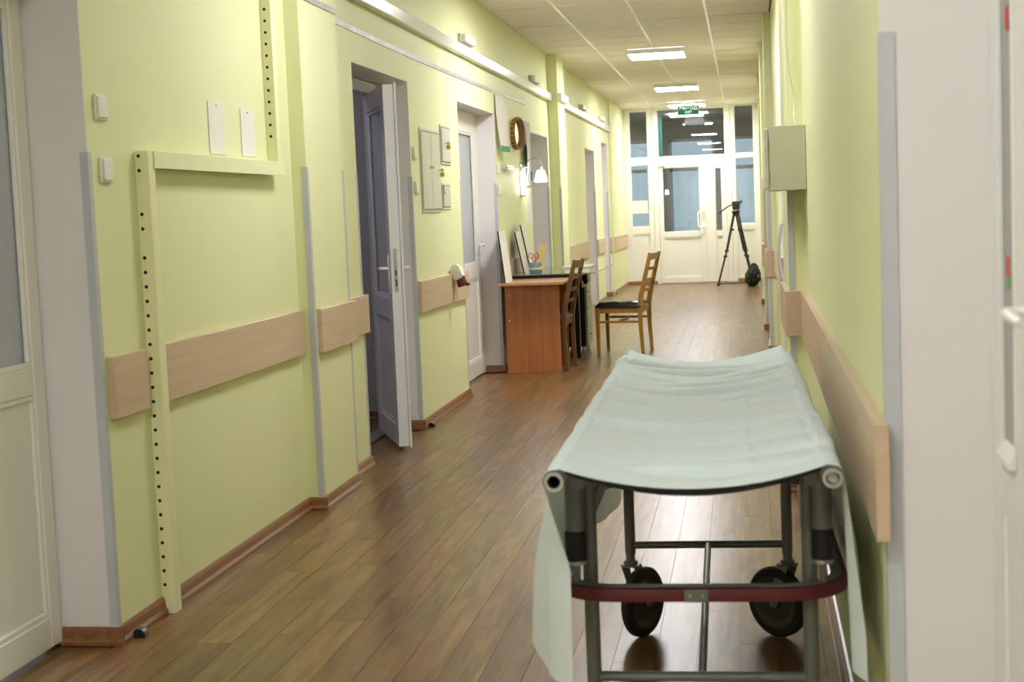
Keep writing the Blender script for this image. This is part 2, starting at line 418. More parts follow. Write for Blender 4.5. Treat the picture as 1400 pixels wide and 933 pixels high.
# ---- grey corner guard strips (1.5 m tall angles)
def guard(xc, yc, sx, sy, parent, z1=1.557, w_=0.042, z0=0.055):
    t = 0.003
    bm = bmesh.new()
    boxbm(bm, tuple([min(xc, xc-sx*w_), max(xc, xc-sx*w_), min(yc, yc+sy*t), max(yc, yc+sy*t), z0, z1]))
    boxbm(bm, tuple([min(xc, xc+sx*t), max(xc, xc+sx*t), min(yc+sy*t, yc-sy*w_), max(yc+sy*t, yc-sy*w_), z0, z1]))
    return obj('corner_guard', bm, 'guard_grey', parent)
for (xc, yc, sy) in ((XL, 4.335, -1), (P1[2], 6.42, -1), (XL, 8.85, -1), (XL, 11.99, -1), (XL, 15.30, -1), (P2[2], 15.43, -1), (XL, 20.12, -1), (XL, 22.05, -1)):
    guard(xc, yc-(0 if xc > XL else 0.005), 1, sy, wl, w_=0.024)
for (xc, yc) in ((P1[2], 7.03), (XL, 7.55), (XL, 10.42), (P2[2], 16.0), (XL, 14.03), (XL, 18.95)):
    guard(xc, yc, 1, 1, wl, w_=0.02)
guard(RN0[0]-0.001, 2.695, -1, -1, wr, z1=1.607, w_=0.025)
guard(0.192, 6.72, -1, -1, wr, z1=1.56, w_=0.024)
guard(0.198, 13.05, -1, -1, wr, w_=0.03); guard(0.19, 15.4, -1, -1, wr, w_=0.03)
guard(0.262, 9.25, -1, 1, wr, w_=0.03); guard(0.262, 10.55, -1, -1, wr, w_=0.045)

# ---- skirting
def skirt_seg(parent, a, b_, n):
    """moulded skirting from a to b (xy), n = outward normal (xy)"""
    prof = [(0, 0), (0.021, 0), (0.021, 0.012), (0.013, 0.022), (0.011, 0.046), (0.007, 0.056), (0, 0.058)]
    A = [Vector((a[0]+n[0]*p, a[1]+n[1]*p, z)) for p, z in prof]
    bm = bmesh.new(); prismbm(bm, A, (a[0], a[1], 0), (b_[0], b_[1], 0))
    return obj('skirting_length', bm, 'skirting', parent)
sl = struct(empty('baseboard_left', (XL, 10, 0)), 'brown moulded wood skirting along the left wall and into its recesses', 'baseboard')
skirt_seg(sl, (XL, 4.335), (XL, 6.42), (1, 0)); skirt_seg(sl, (XL, 6.42), (P1[2]+0.021, 6.42), (0, -1))
skirt_seg(sl, (P1[2], 6.42-0.0), (P1[2], 7.03), (1, 0)); skirt_seg(sl, (XL, 7.03), (XL, 7.57), (1, 0))
skirt_seg(sl, (XL-0.185, 4.335-0.004), (XL+0.021, 4.335-0.004), (0, -1))
skirt_seg(sl, (XL-0.2, 8.846), (XL+0.021, 8.846), (0, -1)); skirt_seg(sl, (XL, 8.85), (XL, 10.45), (1, 0))
skirt_seg(sl, (XL-0.15, 11.986), (XL+0.021, 11.986), (0, -1)); skirt_seg(sl, (XL, 11.99), (XL, 14.02), (1, 0))
skirt_seg(sl, (XL, 15.30), (XL, 15.43), (1, 0)); skirt_seg(sl, (XL, 15.43), (P2[2]+0.021, 15.43), (0, -1)); skirt_seg(sl, (P2[2], 15.43), (P2[2], 16.0), (1, 0))
skirt_seg(sl, (XL, 16.0), (XL, 18.95), (1, 0)); skirt_seg(sl, (XL, 20.12), (XL, 21.22), (1, 0)); skirt_seg(sl, (XL-0.2, 22.046), (XL+0.021, 22.046), (0, -1))
skirt_seg(sl, (XL, 22.05), (XL, 22.42), (1, 0)); skirt_seg(sl, (XL+0.03, 22.42), (XL+0.03, YF), (1, 0))
sr = struct(empty('baseboard_right', (XR, 10, 0)), 'brown moulded wood skirting along the right wall and its piers', 'baseboard')
skirt_seg(sr, (RN0[0], 2.70), (RN1[0], 6.72), (-1, 0)); skirt_seg(sr, (0.262, 7.55), (0.262, 9.25), (-1, 0)); skirt_seg(sr, (0.262, 10.55), (0.262, 13.05), (-1, 0))
for (a, b_2, xf) in PR:
    skirt_seg(sr, (xf-0.021, a), (0.262, a), (0, -1)); skirt_seg(sr, (xf, a), (xf, b_2), (-1, 0))
skirt_seg(sr, (0.262, 13.7), (0.262, 15.4), (-1, 0)); skirt_seg(sr, (0.262, 16.0), (0.262, 19.4), (-1, 0)); skirt_seg(sr, (0.262, 19.9), (0.262, YF), (-1, 0))
sf = struct(empty('baseboard_far', (-1, YF, 0)), 'short brown skirting pieces under the far glazed screen', 'baseboard')
skirt_seg(sf, (-1.97, YF-0.03), (-1.47, YF-0.03), (0, -1)); skirt_seg(sf, (-0.13, YF-0.03), (0.262, YF-0.03), (0, -1))

# ------------------------------------------------------------------ doors
def lining(parent, x0, x1, y0, y1, zt, t=0.005, sides=(1, 1)):
    """white plaster lining of a door recess (inside faces)"""
    if sides[0]: box('reveal', (x0, x1, y0-0.02, y0+t, 0, zt), 'white_plaster', parent)
    if sides[1]: box('reveal', (x0, x1, y1-t, y1+0.02, 0, zt), 'white_plaster', parent)
    box('reveal', (x0, x1, y0, y1, zt-t, zt+0.02), 'white_plaster', parent)
def beadframe(name, xf, y0, y1, z0, z1, parent, mat='pvc', w_=0.022, d=0.012, sx=1):
    """thin glazing bead round a pane, in plane x = xf"""
    xs = sorted((xf, xf+sx*d)); bl = [(xs[0], xs[1], y0, y1, z0, z0+w_), (xs[0], xs[1], y0, y1, z1-w_, z1), (xs[0], xs[1], y0, y0+w_, z0+w_, z1-w_), (xs[0], xs[1], y1-w_, y1, z0+w_, z1-w_)]
    return boxes(name, bl, mat, parent, 0.003)
def leaf_x(parent, xf, y0, y1, z0, zt, mat='pvc', th=0.055, stile=0.085, mid=(0.80, 0.91), bot=0.12, top=0.10, pane='frosted_glass', panel=True):
    """PVC leaf lying in a plane of constant x; outer face at xf (facing +x), glass over a solid panel"""
    xb = xf-th
    lf = boxes('leaf', [(xb, xf, y0, y0+stile, z0, zt), (xb, xf, y1-stile, y1, z0, zt), (xb, xf, y0+stile, y1-stile, z0, z0+bot), (xb, xf, y0+stile, y1-stile, mid[0], mid[1]), (xb, xf, y0+stile, y1-stile, zt-top, zt)], mat, parent, 0.004)
    box('pane', (xf-0.036, xf-0.024, y0+stile-0.01, y1-stile+0.01, mid[1]-0.01, zt-top+0.01), pane, lf)
    box('lower_panel', (xf-0.034, xf-0.014, y0+stile-0.01, y1-stile+0.01, z0+bot-0.01, mid[0]+0.01), mat, lf)
    beadframe('glazing_bead', xf-0.020, y0+stile-0.001, y1-stile+0.001, mid[1]-0.001, zt-top+0.001, lf, mat, 0.018, 0.015)
    beadframe('panel_bead', xf-0.016, y0+stile-0.001, y1-stile+0.001, z0+bot-0.001, mid[0]+0.001, lf, mat, 0.018, 0.012)
    return lf
def lever(parent, x, y, z, sx, sy, mat='plastic_white', L=0.115, pj=0.05):
    """lever handle on a plate in plane x, projecting sx, lever pointing sy"""
    bm = bmesh.new()
    xs = sorted((x, x+sx*0.009)); boxbm(bm, (xs[0], xs[1], y-0.016, y+0.016, z-0.145, z+0.075), 0.003)
    tubebm(bm, [(x, y, z), (x+sx*pj*0.7, y, z), (x+sx*pj*0.92, y+sy*0.006, z), (x+sx*pj, y+sy*0.018, z), (x+sx*pj, y+sy*L*0.6, z-0.002), (x+sx*pj*0.94, y+sy*L, z-0.006)], [0.010, 0.010, 0.0105, 0.0105, 0.009, 0.007], 10)
    return obj('handle', bm, mat, parent, smooth=True)

# door_1: nearest left, closed PVC leaf in a deep white recess
d = struct(empty('door_1', (XL-0.2, 3.75, 0)), 'white plastic half-glazed door in the nearest left recess', 'door')
lining(d, XL-LT, XL-0.0005, 3.15, 4.335, 2.13)
boxes('frame', [(-2.255, -2.225, 3.155, 3.20, 0, 2.12), (-2.255, -2.225, 4.29, 4.33, 0, 2.12), (-2.255, -2.225, 3.2, 4.29, 2.07, 2.12)], 'pvc', d, 0.003)
leaf_x(d, -2.185, 3.17, 4.322, 0.012, 2.10, 'pvc', 0.038, 0.072, (0.815, 0.90), 0.10, 0.09)

# door_2: ajar leaf opening into the corridor, dark room behind
d = struct(empty('door_2', (XL-0.2, 8.2, 0)), 'white plastic half-glazed door standing ajar before a dark room', 'door')
lining(d, XL-0.20, XL-0.0005, 7.55, 8.85, 2.135, sides=(1, 1))
boxes('frame', [(-2.262, -2.195, 7.555, 7.605, 0, 2.125), (-2.262, -2.195, 8.79, 8.845, 0, 2.125), (-2.262, -2.195, 7.605, 8.79, 2.055, 2.125)], 'pvc_cool', d, 0.004)
box('threshold', (-2.27, -2.19, 7.605, 8.79, 0.0, 0.022), 'threshold', d, 0.004)
def ajar_leaf(parent, hinge, ang, width, z0, zt, th=0.06):
    """leaf modelled along -y from the hinge, then swung by ang about z"""
    Mx = Matrix.Translation(hinge) @ Matrix.Rotation(ang, 4, 'Z')
    def put(o):
        o.data.transform(W[parent]); o.data.transform(Mx); o.data.transform(W[parent].inverted())
        return o
    st = 0.11; y0, y1 = -width, 0.0
    lf = put(boxes('leaf', [(-th, 0, y0, y0+st, z0, zt), (-th, 0, y1-st, y1, z0, zt), (-th, 0, y0+st, y1-st, z0, z0+0.12), (-th, 0, y0+st, y1-st, 0.74, 0.86), (-th, 0, y0+st, y1-st, zt-0.11, zt)], 'pvc_cool', parent, 0.004))
    put(boxes('rebate_lip', [(0.0, 0.013, y0-0.012, y0+0.03, z0-0.004, zt+0.012), (0.0, 0.013, y1-0.03, y1+0.008, z0-0.004, zt+0.012), (0, 0.013, y0+0.03, y1-0.03, zt-0.03, zt+0.012)], 'pvc_cool', lf, 0.002))
    put(box('pane', (-0.036, -0.024, y0+st-0.01, y1-st+0.01, 0.85, zt-0.10), 'frosted_glass', lf))
    put(box('lower_panel', (-0.042, -0.018, y0+st-0.01, y1-st+0.01, z0+0.11, 0.75), 'pvc_cool', lf))
    for (za, zb) in ((0.859, zt-0.109), (z0+0.119, 0.741)):
        for xs in (-0.05, -0.012):
            put(beadframe('bead', xs, y0+st-0.001, y1-st+0.001, za, zb, lf, 'pvc_cool', 0.018, 0.010))
    put(lever(lf, 0.0, y0+0.05, 1.03, 1, 1)); put(lever(lf, -th, y0+0.05, 1.03, -1, 1))
    put(box('lock_plate', (-0.042, -0.022, y0-0.003, y0+0.001, 0.90, 1.14), 'steel', lf, 0.001))
    put(boxes('lock_bolt', [(-0.037, -0.027, y0-0.005, y0-0.002, 0.99, 1.02), (-0.037, -0.027, y0-0.005, y0-0.002, 0.93, 0.97)], 'dark_metal', lf))
    for hz in (0.25, 1.1, 1.85):
        put(lathe('hinge', [(0, -0.045), (0.008, -0.045), (0.008, 0.045), (0, 0.045)], (0.012, 0.0, hz), 'pvc_cool', lf, seg=10))
    return lf
ajar_leaf(d, (-2.205, 8.785, 0), math.radians(22.5), 0.80-0.01, 0.022, 2.05)
room = struct(empty('wall_room', (-3.2, 8.6, 0)), 'unlit grey room seen through the door standing ajar', 'room')
rx0, rx1, ry0, ry1 = -3.5, -2.262, 6.6, 9.3
box('room_wall', (rx0, rx1, ry1, ry1+0.1, 0, 2.8), 'room_grey', room); box('room_wall', (rx0, rx1, ry0-0.1, ry0, 0, 2.8), 'room_grey', room)
box('room_wall', (rx0-0.1, rx0, ry0-0.1, ry1+0.1, 0, 2.8), 'room_grey', room); box('room_ceiling', (rx0, rx1, ry0, ry1, 2.8, 2.9), 'room_grey', room)
skirt_seg(room, (rx0, ry1), (rx1, ry1), (0, -1))

la = bpy.data.lights.new('room_fill', 'AREA'); la.energy = 5; la.size = 0.5; la.color = (0.85, 0.88, 1.0)  # unseen weak light added to lift the room out of black
lo = bpy.data.objects.new('room_fill', la); C.objects.link(lo); lo.parent = room; lo.location = Vector((-2.9, 7.6, 2.75))-room.location
# door_3: closed half-glazed door beside the desk
d = struct(empty('door_3', (XL-0.15, 11.2, 0)), 'closed white half-glazed door in recess just before the desk', 'door')
lining(d, XL-LT, XL-0.0005, 10.42, 11.99, 2.125)
boxes('frame', [(-2.235, -2.155, 10.425, 10.49, 0, 2.12), (-2.235, -2.155, 11.915, 11.985, 0, 2.12), (-2.235, -2.155, 10.49, 11.915, 2.045, 2.12)], 'pvc', d, 0.004)
lf = leaf_x(d, -2.152, 10.47, 11.925, 0.012, 2.055, 'pvc', 0.05, 0.11, (0.80, 0.91), 0.13, 0.10)
lever(lf, -2.152, 11.87, 1.06, 1, -1)
# door_4/5/6: recesses further along
for n, (a, b_2, t, xl) in enumerate([(14.03, 15.30, 2.075, 'closed white door in shaded recess behind the wall lamp'), (18.95, 20.12, 2.10, 'closed white door in narrow shaded recess beyond the second pilaster'), (21.22, 22.05, 2.26, 'tall pale door recess nearest the glazed screen')]):
    d = struct(empty('door_%d' % (n+4), (XL-0.2, (a+b_2)/2, 0)), xl, 'door')
    lining(d, XL-LT, XL-0.0005, a, b_2, t)
    boxes('frame', [(-2.25, -2.215, a+0.005, a+0.06, 0, t-0.005), (-2.25, -2.215, b_2-0.06, b_2-0.005, 0, t-0.005), (-2.25, -2.215, a+0.06, b_2-0.06, t-0.07, t-0.005)], 'pvc', d, 0.003)
    lf = leaf_x(d, -2.21, a+0.05, b_2-0.05, 0.012, t-0.06, 'pvc', 0.045, 0.1)
    lever(lf, -2.21, a+0.11, 1.03, 1, 1)

# door_7: nearest right, glazed side panel and the handle of the leaf
d = struct(empty('door_7', (0.44, 1.9, 0)), 'white plastic glazed door at the near right with lever handle', 'door')
box('reveal', (0.2435, 0.50, 2.6955, 2.70, 0, 2.12), 'white_plaster', d)
box('reveal', (0.2435, 0.50, 1.10, 1.104, 0, 2.12), 'white_plaster', d)
box('reveal', (0.2435, 0.50, 1.10, 2.70, 2.116, 2.12), 'white_plaster', d)
boxes('frame', [(0.425, 0.49, 2.60, 2.694, 0, 2.11), (0.425, 0.49, 1.106, 1.17, 0, 2.11), (0.425, 0.49, 1.17, 2.60, 2.04, 2.11)], 'pvc_cool', d, 0.005)
XD = 0.412
sp = boxes('side_panel', [(XD, XD+0.055, 2.505, 2.612, 0.015, 2.05), (XD, XD+0.055, 2.382, 2.39, 0.015, 2.05), (XD, XD+0.055, 2.39, 2.505, 0.015, 0.13), (XD, XD+0.055, 2.39, 2.505, 0.785, 0.885), (XD, XD+0.055, 2.39, 2.505, 1.95, 2.05)], 'pvc_cool', d, 0.001)
box('pane', (XD+0.002, XD+0.014, 2.385, 2.51, 0.88, 1.955), 'pane_grey', sp)
box('lower_panel', (XD+0.004, XD+0.024, 2.385, 2.51, 0.125, 0.79), 'pvc_cool', sp)
boxes('glazing_bead', [(XD-0.006, XD+0.002, 2.494, 2.508, 0.885, 1.95), (XD-0.002, XD+0.002, 2.388, 2.394, 0.885, 1.95)], 'pvc_cool', sp, 0.001)
bm = bmesh.new(); prismbm(bm, [(XD+0.002, 2.388, 0.915), (XD-0.012, 2.388, 0.892), (XD-0.012, 2.388, 0.882), (XD+0.002, 2.388, 0.882)], (0, 0, 0), (0, 0.12, 0)); obj('sill_bead', bm, 'pvc_cool', sp)
st = lathe('sticker', [(0, 0), (0.020, 0), (0.020, 0.0008), (0, 0.0008)], (XD+0.0019, 2.437, 1.590), 'sticker_red', sp, axis=(-1, 0, 0)); st['label'] = 'round red sticker on the glass'
st = box('sticker', (XD+0.0012, XD+0.0019, 2.440, 2.470, 1.185, 1.217), 'sticker_red', sp); st['label'] = 'small red sticker on the glass'
st = box('sticker', (XD+0.0012, XD+0.0019, 2.438, 2.462, 1.165, 1.184), 'sticker_green', sp); st['label'] = 'small green sticker on the glass'
lf = boxes('leaf', [(XD-0.002, XD+0.055, 2.16, 2.380, 0.015, 2.05), (XD-0.002, XD+0.055, 1.16, 1.27, 0.015, 2.05), (XD-0.002, XD+0.055, 1.27, 2.16, 0.015, 0.13), (XD-0.002, XD+0.055, 1.27, 2.16, 0.785, 0.885), (XD-0.002, XD+0.055, 1.27, 2.16, 1.94, 2.05)], 'pvc_cool', d, 0.003)
box('pane', (XD+0.02, XD+0.034, 1.26, 2.17, 0.88, 1.95), 'frosted_glass', lf); box('lower_panel', (XD+0.012, XD+0.034, 1.26, 2.17, 0.125, 0.79), 'pvc_cool', lf)
lever(lf, XD-0.002, 2.225, 1.143, -1, -1, pj=0.040)
box('keyhole', (XD-0.0125, XD-0.0105, 2.220, 2.230, 1.05, 1.075), 'dark_metal', lf, 0.0005)

# door_8: further right, with a long white pull handle
d = struct(empty('door_8', (0.28, 9.9, 0)), 'white door flush in the right wall with long bow handle', 'door')
boxes('frame', [(0.262, 0.34, 9.255, 9.31, 0, 2.115), (0.262, 0.34, 10.49, 10.545, 0, 2.115), (0.262, 0.34, 9.31, 10.49, 2.06, 2.115)], 'pvc', d, 0.003)
lf = box('leaf', (0.272, 0.32, 9.315, 10.485, 0.012, 2.055), 'pvc', d, 0.004)
h = []
for k in range(13):
    t = k/12; z = 0.775+0.42*t
    h.append((0.272-0.062*min(1, math.sin(PI*t)**0.35 if 0 < t < 1 else 0), 9.62, z))
tube('handle', h, 0.0135, 'pvc_cool', lf, 12)
lathe('handle_mount', [(0, 0), (0.018, 0), (0.014, 0.012), (0, 0.012)], (0.272, 9.62, 0.775), 'pvc_cool', lf, axis=(-1, 0, 0), seg=12)
lathe('handle_mount', [(0, 0), (0.018, 0), (0.014, 0.012), (0, 0.012)], (0.272, 9.62, 1.195), 'pvc_cool', lf, axis=(-1, 0, 0), seg=12)

# ------------------------------------------------------------------ far glazed screen
FB = YF+0.06
def fbox(name, x0, x1, z0, z1, parent, y0=YF-0.02, y1=FB, mat='pvc', bev=0.004): return box(name, (x0, x1, y0, y1, z0, z1), mat, parent, bev)
def rails(name, rects, parent, y0=YF-0.02, y1=FB, mat='pvc', bev=0.004): return boxes(name, [(a, b_2, y0, y1, c_, d_) for (a, b_2, c_, d_) in rects], mat, parent, bev)
def beadz(name, x0, x1, z0, z1, parent, yf, w_=0.022, dd=0.014, mat='pvc'):
    return boxes(name, [(x0, x1, yf, yf+dd, z0, z0+w_), (x0, x1, yf, yf+dd, z1-w_, z1), (x0, x0+w_, yf, yf+dd, z0+w_, z1-w_), (x1-w_, x1, yf, yf+dd, z0+w_, z1-w_)], mat, parent, 0.003)
def pane(x0, x1, z0, z1, parent, name='pane'): return box(name, (x0-0.01, x1+0.01, YF+0.018, YF+0.026, z0-0.01, z1+0.01), 'clear_glass', parent)
wf1 = struct(empty('window_1', (-1.72, YF, 0)), 'tall white sidelight left of the far double door', 'window')
rails('frame', [(-1.97, -1.87, 0, CZ), (-1.575, -1.495, 0, CZ), (-1.87, -1.575, 2.90, CZ), (-1.87, -1.575, 2.005, 2.125), (-1.87, -1.575, 0.86, 0.975), (-1.87, -1.575, 0.0, 0.09)], wf1)
pane(-1.87, -1.575, 2.125, 2.90, wf1); pane(-1.87, -1.575, 0.975, 2.005, wf1)
box('lower_panel', (-1.88, -1.565, YF+0.0, YF+0.03, 0.08, 0.87), 'pvc', wf1); beadz('bead', -1.872, -1.573, 0.088, 0.862, wf1, YF-0.014)
beadz('bead', -1.872, -1.573, 0.974, 2.006, wf1, YF-0.01, 0.012); beadz('bead', -1.872, -1.573, 2.124, 2.901, wf1, YF-0.01, 0.012)
nt1 = tag(box('paper_notice', (-1.862, -1.585, YF+0.0165, YF+0.0178, 1.20, 1.415), 'paper'), 'pale blank paper strip stuck on the left sidelight glass', 'notice')
wf2 = struct(empty('window_2', (0.03, YF, 0)), 'tall white sidelight right of the far double door behind the tripod', 'window')
rails('frame', [(-0.205, -0.13, 0, CZ), (0.18, 0.262, 0, CZ), (-0.13, 0.18, 2.92, CZ), (-0.13, 0.18, 2.06, 2.13), (-0.13, 0.18, 0.87, 0.965), (-0.13, 0.18, 0.0, 0.09)], wf2)
pane(-0.13, 0.18, 2.13, 2.92, wf2); pane(-0.13, 0.18, 0.965, 2.06, wf2)
box('lower_panel', (-0.14, 0.19, YF, YF+0.03, 0.08, 0.88), 'pvc', wf2); beadz('bead', -0.132, 0.182, 0.088, 0.872, wf2, YF-0.014)
beadz('bead', -0.132, 0.182, 0.964, 2.061, wf2, YF-0.01, 0.012); beadz('bead', -0.132, 0.182, 2.129, 2.921, wf2, YF-0.01, 0.012)
wf3 = struct(empty('window_3', (-0.85, YF, 2.08)), 'wide transom window above the far double door', 'window')
rails('frame', [(-1.495, -1.41, 0, CZ), (-0.285, -0.205, 0, CZ), (-1.41, -0.285, 2.91, CZ), (-1.41, -0.285, 2.045, 2.115)], wf3, YF-0.035)
pane(-1.41, -0.285, 2.115, 2.91, wf3); beadz('bead', -1.412, -0.283, 2.114, 2.911, wf3, YF-0.02, 0.018)
d = struct(empty('door_9', (-0.85, YF, 0)), 'white glazed double door with unequal leaves at corridor end', 'door')
lf = rails('leaf', [(-1.407, -1.345, 0.012, 2.04), (-0.727, -0.637, 0.012, 2.04), (-1.345, -0.727, 1.945, 2.04), (-1.345, -0.727, 0.775, 0.865), (-1.345, -0.727, 0.012, 0.11)], d, YF-0.03, FB-0.01)
pane(-1.345, -0.727, 0.865, 1.945, lf); beadz('glazing_bead', -1.347, -0.725, 0.864, 1.946, lf, YF-0.018, 0.014)
box('lower_panel', (-1.355, -0.717, YF-0.006, YF+0.03, 0.10, 0.785), 'pvc', lf); beadz('panel_bead', -1.347, -0.725, 0.109, 0.776, lf, YF-0.022, 0.022)
bm = bmesh.new(); tubebm(bm, [(-0.672, YF-0.03, 0.93), (-0.672, YF-0.085, 0.93), (-0.745, YF-0.095, 0.935), (-0.765, YF-0.095, 0.955), (-0.768, YF-0.095, 1.06), (-0.765, YF-0.095, 1.17), (-0.745, YF-0.095, 1.19), (-0.672, YF-0.085, 1.195), (-0.672, YF-0.03, 1.195)], 0.013, 10)
obj('pull_handle', bm, 'plastic_white', lf, smooth=True)
bm = bmesh.new(); boxbm(bm, (-1.40, -1.29, YF-0.08, YF-0.03, 1.965, 2.025), 0.006); boxbm(bm, (-1.33, -1.15, YF-0.10, YF-0.08, 1.985, 2.0), 0.003); boxbm(bm, (-1.17, -1.15, YF-0.10, YF-0.02, 1.985, 2.05), 0.003)
obj('door_closer', bm, 'grid_metal', lf)
lf2 = rails('leaf', [(-0.632, -0.475, 0.012, 2.04), (-0.363, -0.287, 0.012, 2.04), (-0.475, -0.363, 1.91, 2.04), (-0.475, -0.363, 0.775, 0.86), (-0.475, -0.363, 0.012, 0.11)], d, YF-0.03, FB-0.01)
pane(-0.475, -0.363, 0.86, 1.91, lf2); beadz('glazing_bead', -0.477, -0.361, 0.859, 1.911, lf2, YF-0.018, 0.012)
box('lower_panel', (-0.485, -0.353, YF-0.006, YF+0.03, 0.10, 0.785), 'pvc', lf2); beadz('panel_bead', -0.477, -0.361, 0.109, 0.776, lf2, YF-0.022, 0.02)
box('cover_strip', (-0.642, -0.626, YF-0.04, YF-0.03, 0.012, 2.04), 'pvc', lf2, 0.003)

# hall beyond the glass
hall = struct(empty('wall_hall', (-0.85, 29.5, 0)), 'dim entrance hall with bluish windows beyond the far glass', 'hall')
hx0, hx1, hy0, hy1 = -2.9, 1.2, YF+0.062, 29.6
box('hall_floor', (hx0, hx1, hy0, hy1, -0.1, -0.002), 'hall_floor', hall); box('hall_ceiling', (hx0, hx1, hy0, hy1, 2.97, 3.05), 'hall_grey', hall)
box('hall_wall', (hx0-0.1, hx0, hy0, hy1, 0, 3.0), 'hall_grey', hall); box('hall_wall', (hx1, hx1+0.1, hy0, hy1, 0, 3.0), 'hall_grey', hall)
boxes('hall_wall', [(hx0, XL-LT, hy0-0.1, hy0+0.02, 0, 3.0), (0.62, hx1, hy0-0.1, hy0+0.02, 0, 3.0)], 'hall_grey', hall)
WIN = [(-2.6, -1.75, 0.85, 2.62), (-1.45, -0.55, 0.02, 2.62), (-0.30, 0.85, 0.85, 2.62)]
xs = hx0; bl = []
for (a, b_2, c_, d_) in WIN:
    bl.append((xs, a, hy1, hy1+0.15, 0, 3.0)); bl.append((a, b_2, hy1, hy1+0.15, d_, 3.0))
    if c_ > 0.1: bl.append((a, b_2, hy1, hy1+0.15, 0, c_))
    xs = b_2
bl.append((xs, hx1, hy1, hy1+0.15, 0, 3.0)); boxes('hall_wall', bl, 'hall_grey', hall)
for (a, b_2, c_, d_) in WIN:
    fr = boxes('hall_window_frame', [(a, a+0.06, hy1+0.03, hy1+0.09, c_, d_), (b_2-0.06, b_2, hy1+0.03, hy1+0.09, c_, d_), (a, b_2, hy1+0.03, hy1+0.09, c_, c_+0.06), (a, b_2, hy1+0.03, hy1+0.09, d_-0.06, d_), (a, b_2, hy1+0.03, hy1+0.09, 1.98, 2.05)], 'pvc_cool', hall)
    box('pane', (a+0.05, b_2-0.05, hy1+0.055, hy1+0.063, c_+0.05, d_-0.05), 'clear_glass', fr)
hl = box('hall_fill_panel', (-1.3, -0.7, 27.0, 27.6, 2.93, 2.97), 'hall_fill_glow', hall, 0.004)  # glowing panel added to lighten the hall behind the glass
box('hall_column', (-1.72, -1.48, 27.6, 27.84, 0, 2.97), 'hall_green', hall, 0.005); box('hall_column', (0.25, 0.5, 27.6, 27.84, 0, 2.97), 'hall_green', hall, 0.005)

# ------------------------------------------------------------------ ceiling lights
for i, ly in enumerate([24.0, 20.4, 15.8, 10.7, 6.1, 1.4, -1.7]):
    t = empty('ceiling_light', (-0.865, ly, CZ))
    lab = ['glowing ceiling light panel closest to the exit sign', 'glowing ceiling light panel second from the far glazed screen', 'largest glowing ceiling light panel in view'][i] if i < 3 else ['ceiling light panel just above the top edge of view', 'ceiling light panel above the far end of the gurney', 'ceiling light panel straight above the viewpoint', 'ceiling light panel behind the viewpoint'][i-3]
    tag(t, lab, 'ceiling light', 'square light panels along the ceiling')
    x0, x1, y0, y1 = -1.155, -0.575, ly-0.325, ly+0.325
    bm = bmesh.new()
    for b in ((x0, x1, y0, y0+0.005, CZ-0.05, CZ), (x0, x1, y1-0.005, y1, CZ-0.05, CZ), (x0, x0+0.005, y0+0.005, y1-0.005, CZ-0.05, CZ), (x1-0.005, x1, y0+0.005, y1-0.005, CZ-0.05, CZ)): boxbm(bm, b)
    obj('housing', bm, 'pvc_cool', t)
    box('diffuser', (x0+0.005, x1-0.005, y0+0.005, y1-0.005, CZ-0.049, CZ-0.03), 'lamp_panel_dimmed' if i in (4, 5) else 'lamp_panel', t, 0.001)  # two near panels dimmed so the near walls and reveals stay darker

# exit sign
SY, SX0, SX1, SZ0, SZ1 = 23.45, -0.995, -0.653, 2.712, 2.868
t = empty('exit_sign', (-0.824, SY+0.02, SZ0)); tag(t, 'green hanging exit sign with white lettering before the far transom', 'sign')
box('housing', (SX0, SX1, SY, SY+0.025, SZ0, SZ1), 'plastic_white', t, 0.004)
fc = box('face', (SX0+0.012, SX1-0.012, SY-0.003, SY+0.0005, SZ0+0.012, SZ1-0.006), 'exit_green', t)
for xx in (SX0+0.035, SX1-0.05): box('bracket', (xx, xx+0.015, SY+0.005, SY+0.02, SZ1-0.004, CZ), 'steel', t)
def text(body, size, loc, mat, parent, name='lettering'):
    cu = bpy.data.curves.new(name, 'FONT'); cu.body = body; cu.size = size; cu.align_x = 'CENTER'; cu.align_y = 'CENTER'; cu.extrude = 0.001; cu.offset = size*0.012
    tmp = bpy.data.objects.new('tmp_text', cu); C.objects.link(tmp)
    dg = bpy.context.evaluated_depsgraph_get(); me = bpy.data.meshes.new_from_object(tmp.evaluated_get(dg))
    bpy.data.objects.remove(tmp); bpy.data.curves.remove(cu)
    me.transform(Matrix.Translation(loc) @ Matrix.Rotation(PI/2, 4, 'X'))
    me.materials.clear()
    return link(name, me, mat, parent)
text('ВЫХОД', 0.074, (-0.824, SY-0.0042, 2.820), 'exit_white', fc); text('EXIT', 0.054, (-0.824, SY-0.0042, 2.757), 'exit_white', fc)

# ------------------------------------------------------------------ things fixed to the left wall
# perforated angle posts
def angle_post(name, label, x0, xf, y, z0, z1, fy, holes, cap=False):
    t = empty(name, (x0, y, z0)); tag(t, label, 'post')
    box('perforated_flange', (x0, xf, y, y+0.003, z0, z1), 'cream_paint', t, 0.0008)
    box('plain_flange', (xf-0.003, xf, y+0.003, y+fy, z0, z1), 'cream_paint', t, 0.0008)
    for hz, hx in holes:
        lathe('bolt_hole', [(0, -0.0012), (0.0062, -0.0012), (0.0062, 0.0005), (0, 0.0005)], (hx, y, hz), 'hole_black', t, axis=(0, 1, 0), seg=10)
    return t
z = 0.10; hs = []
k = 0
while z < 1.56:
    if k not in (27, 28, 24): hs.append((z, -1.986))
    z += 0.0485; k += 1
angle_post('angle_post', 'cream perforated angle post standing on the floor over the guard board', XL+0.001, -1.953, 4.69, 0.0, 1.572, 0.055, hs)
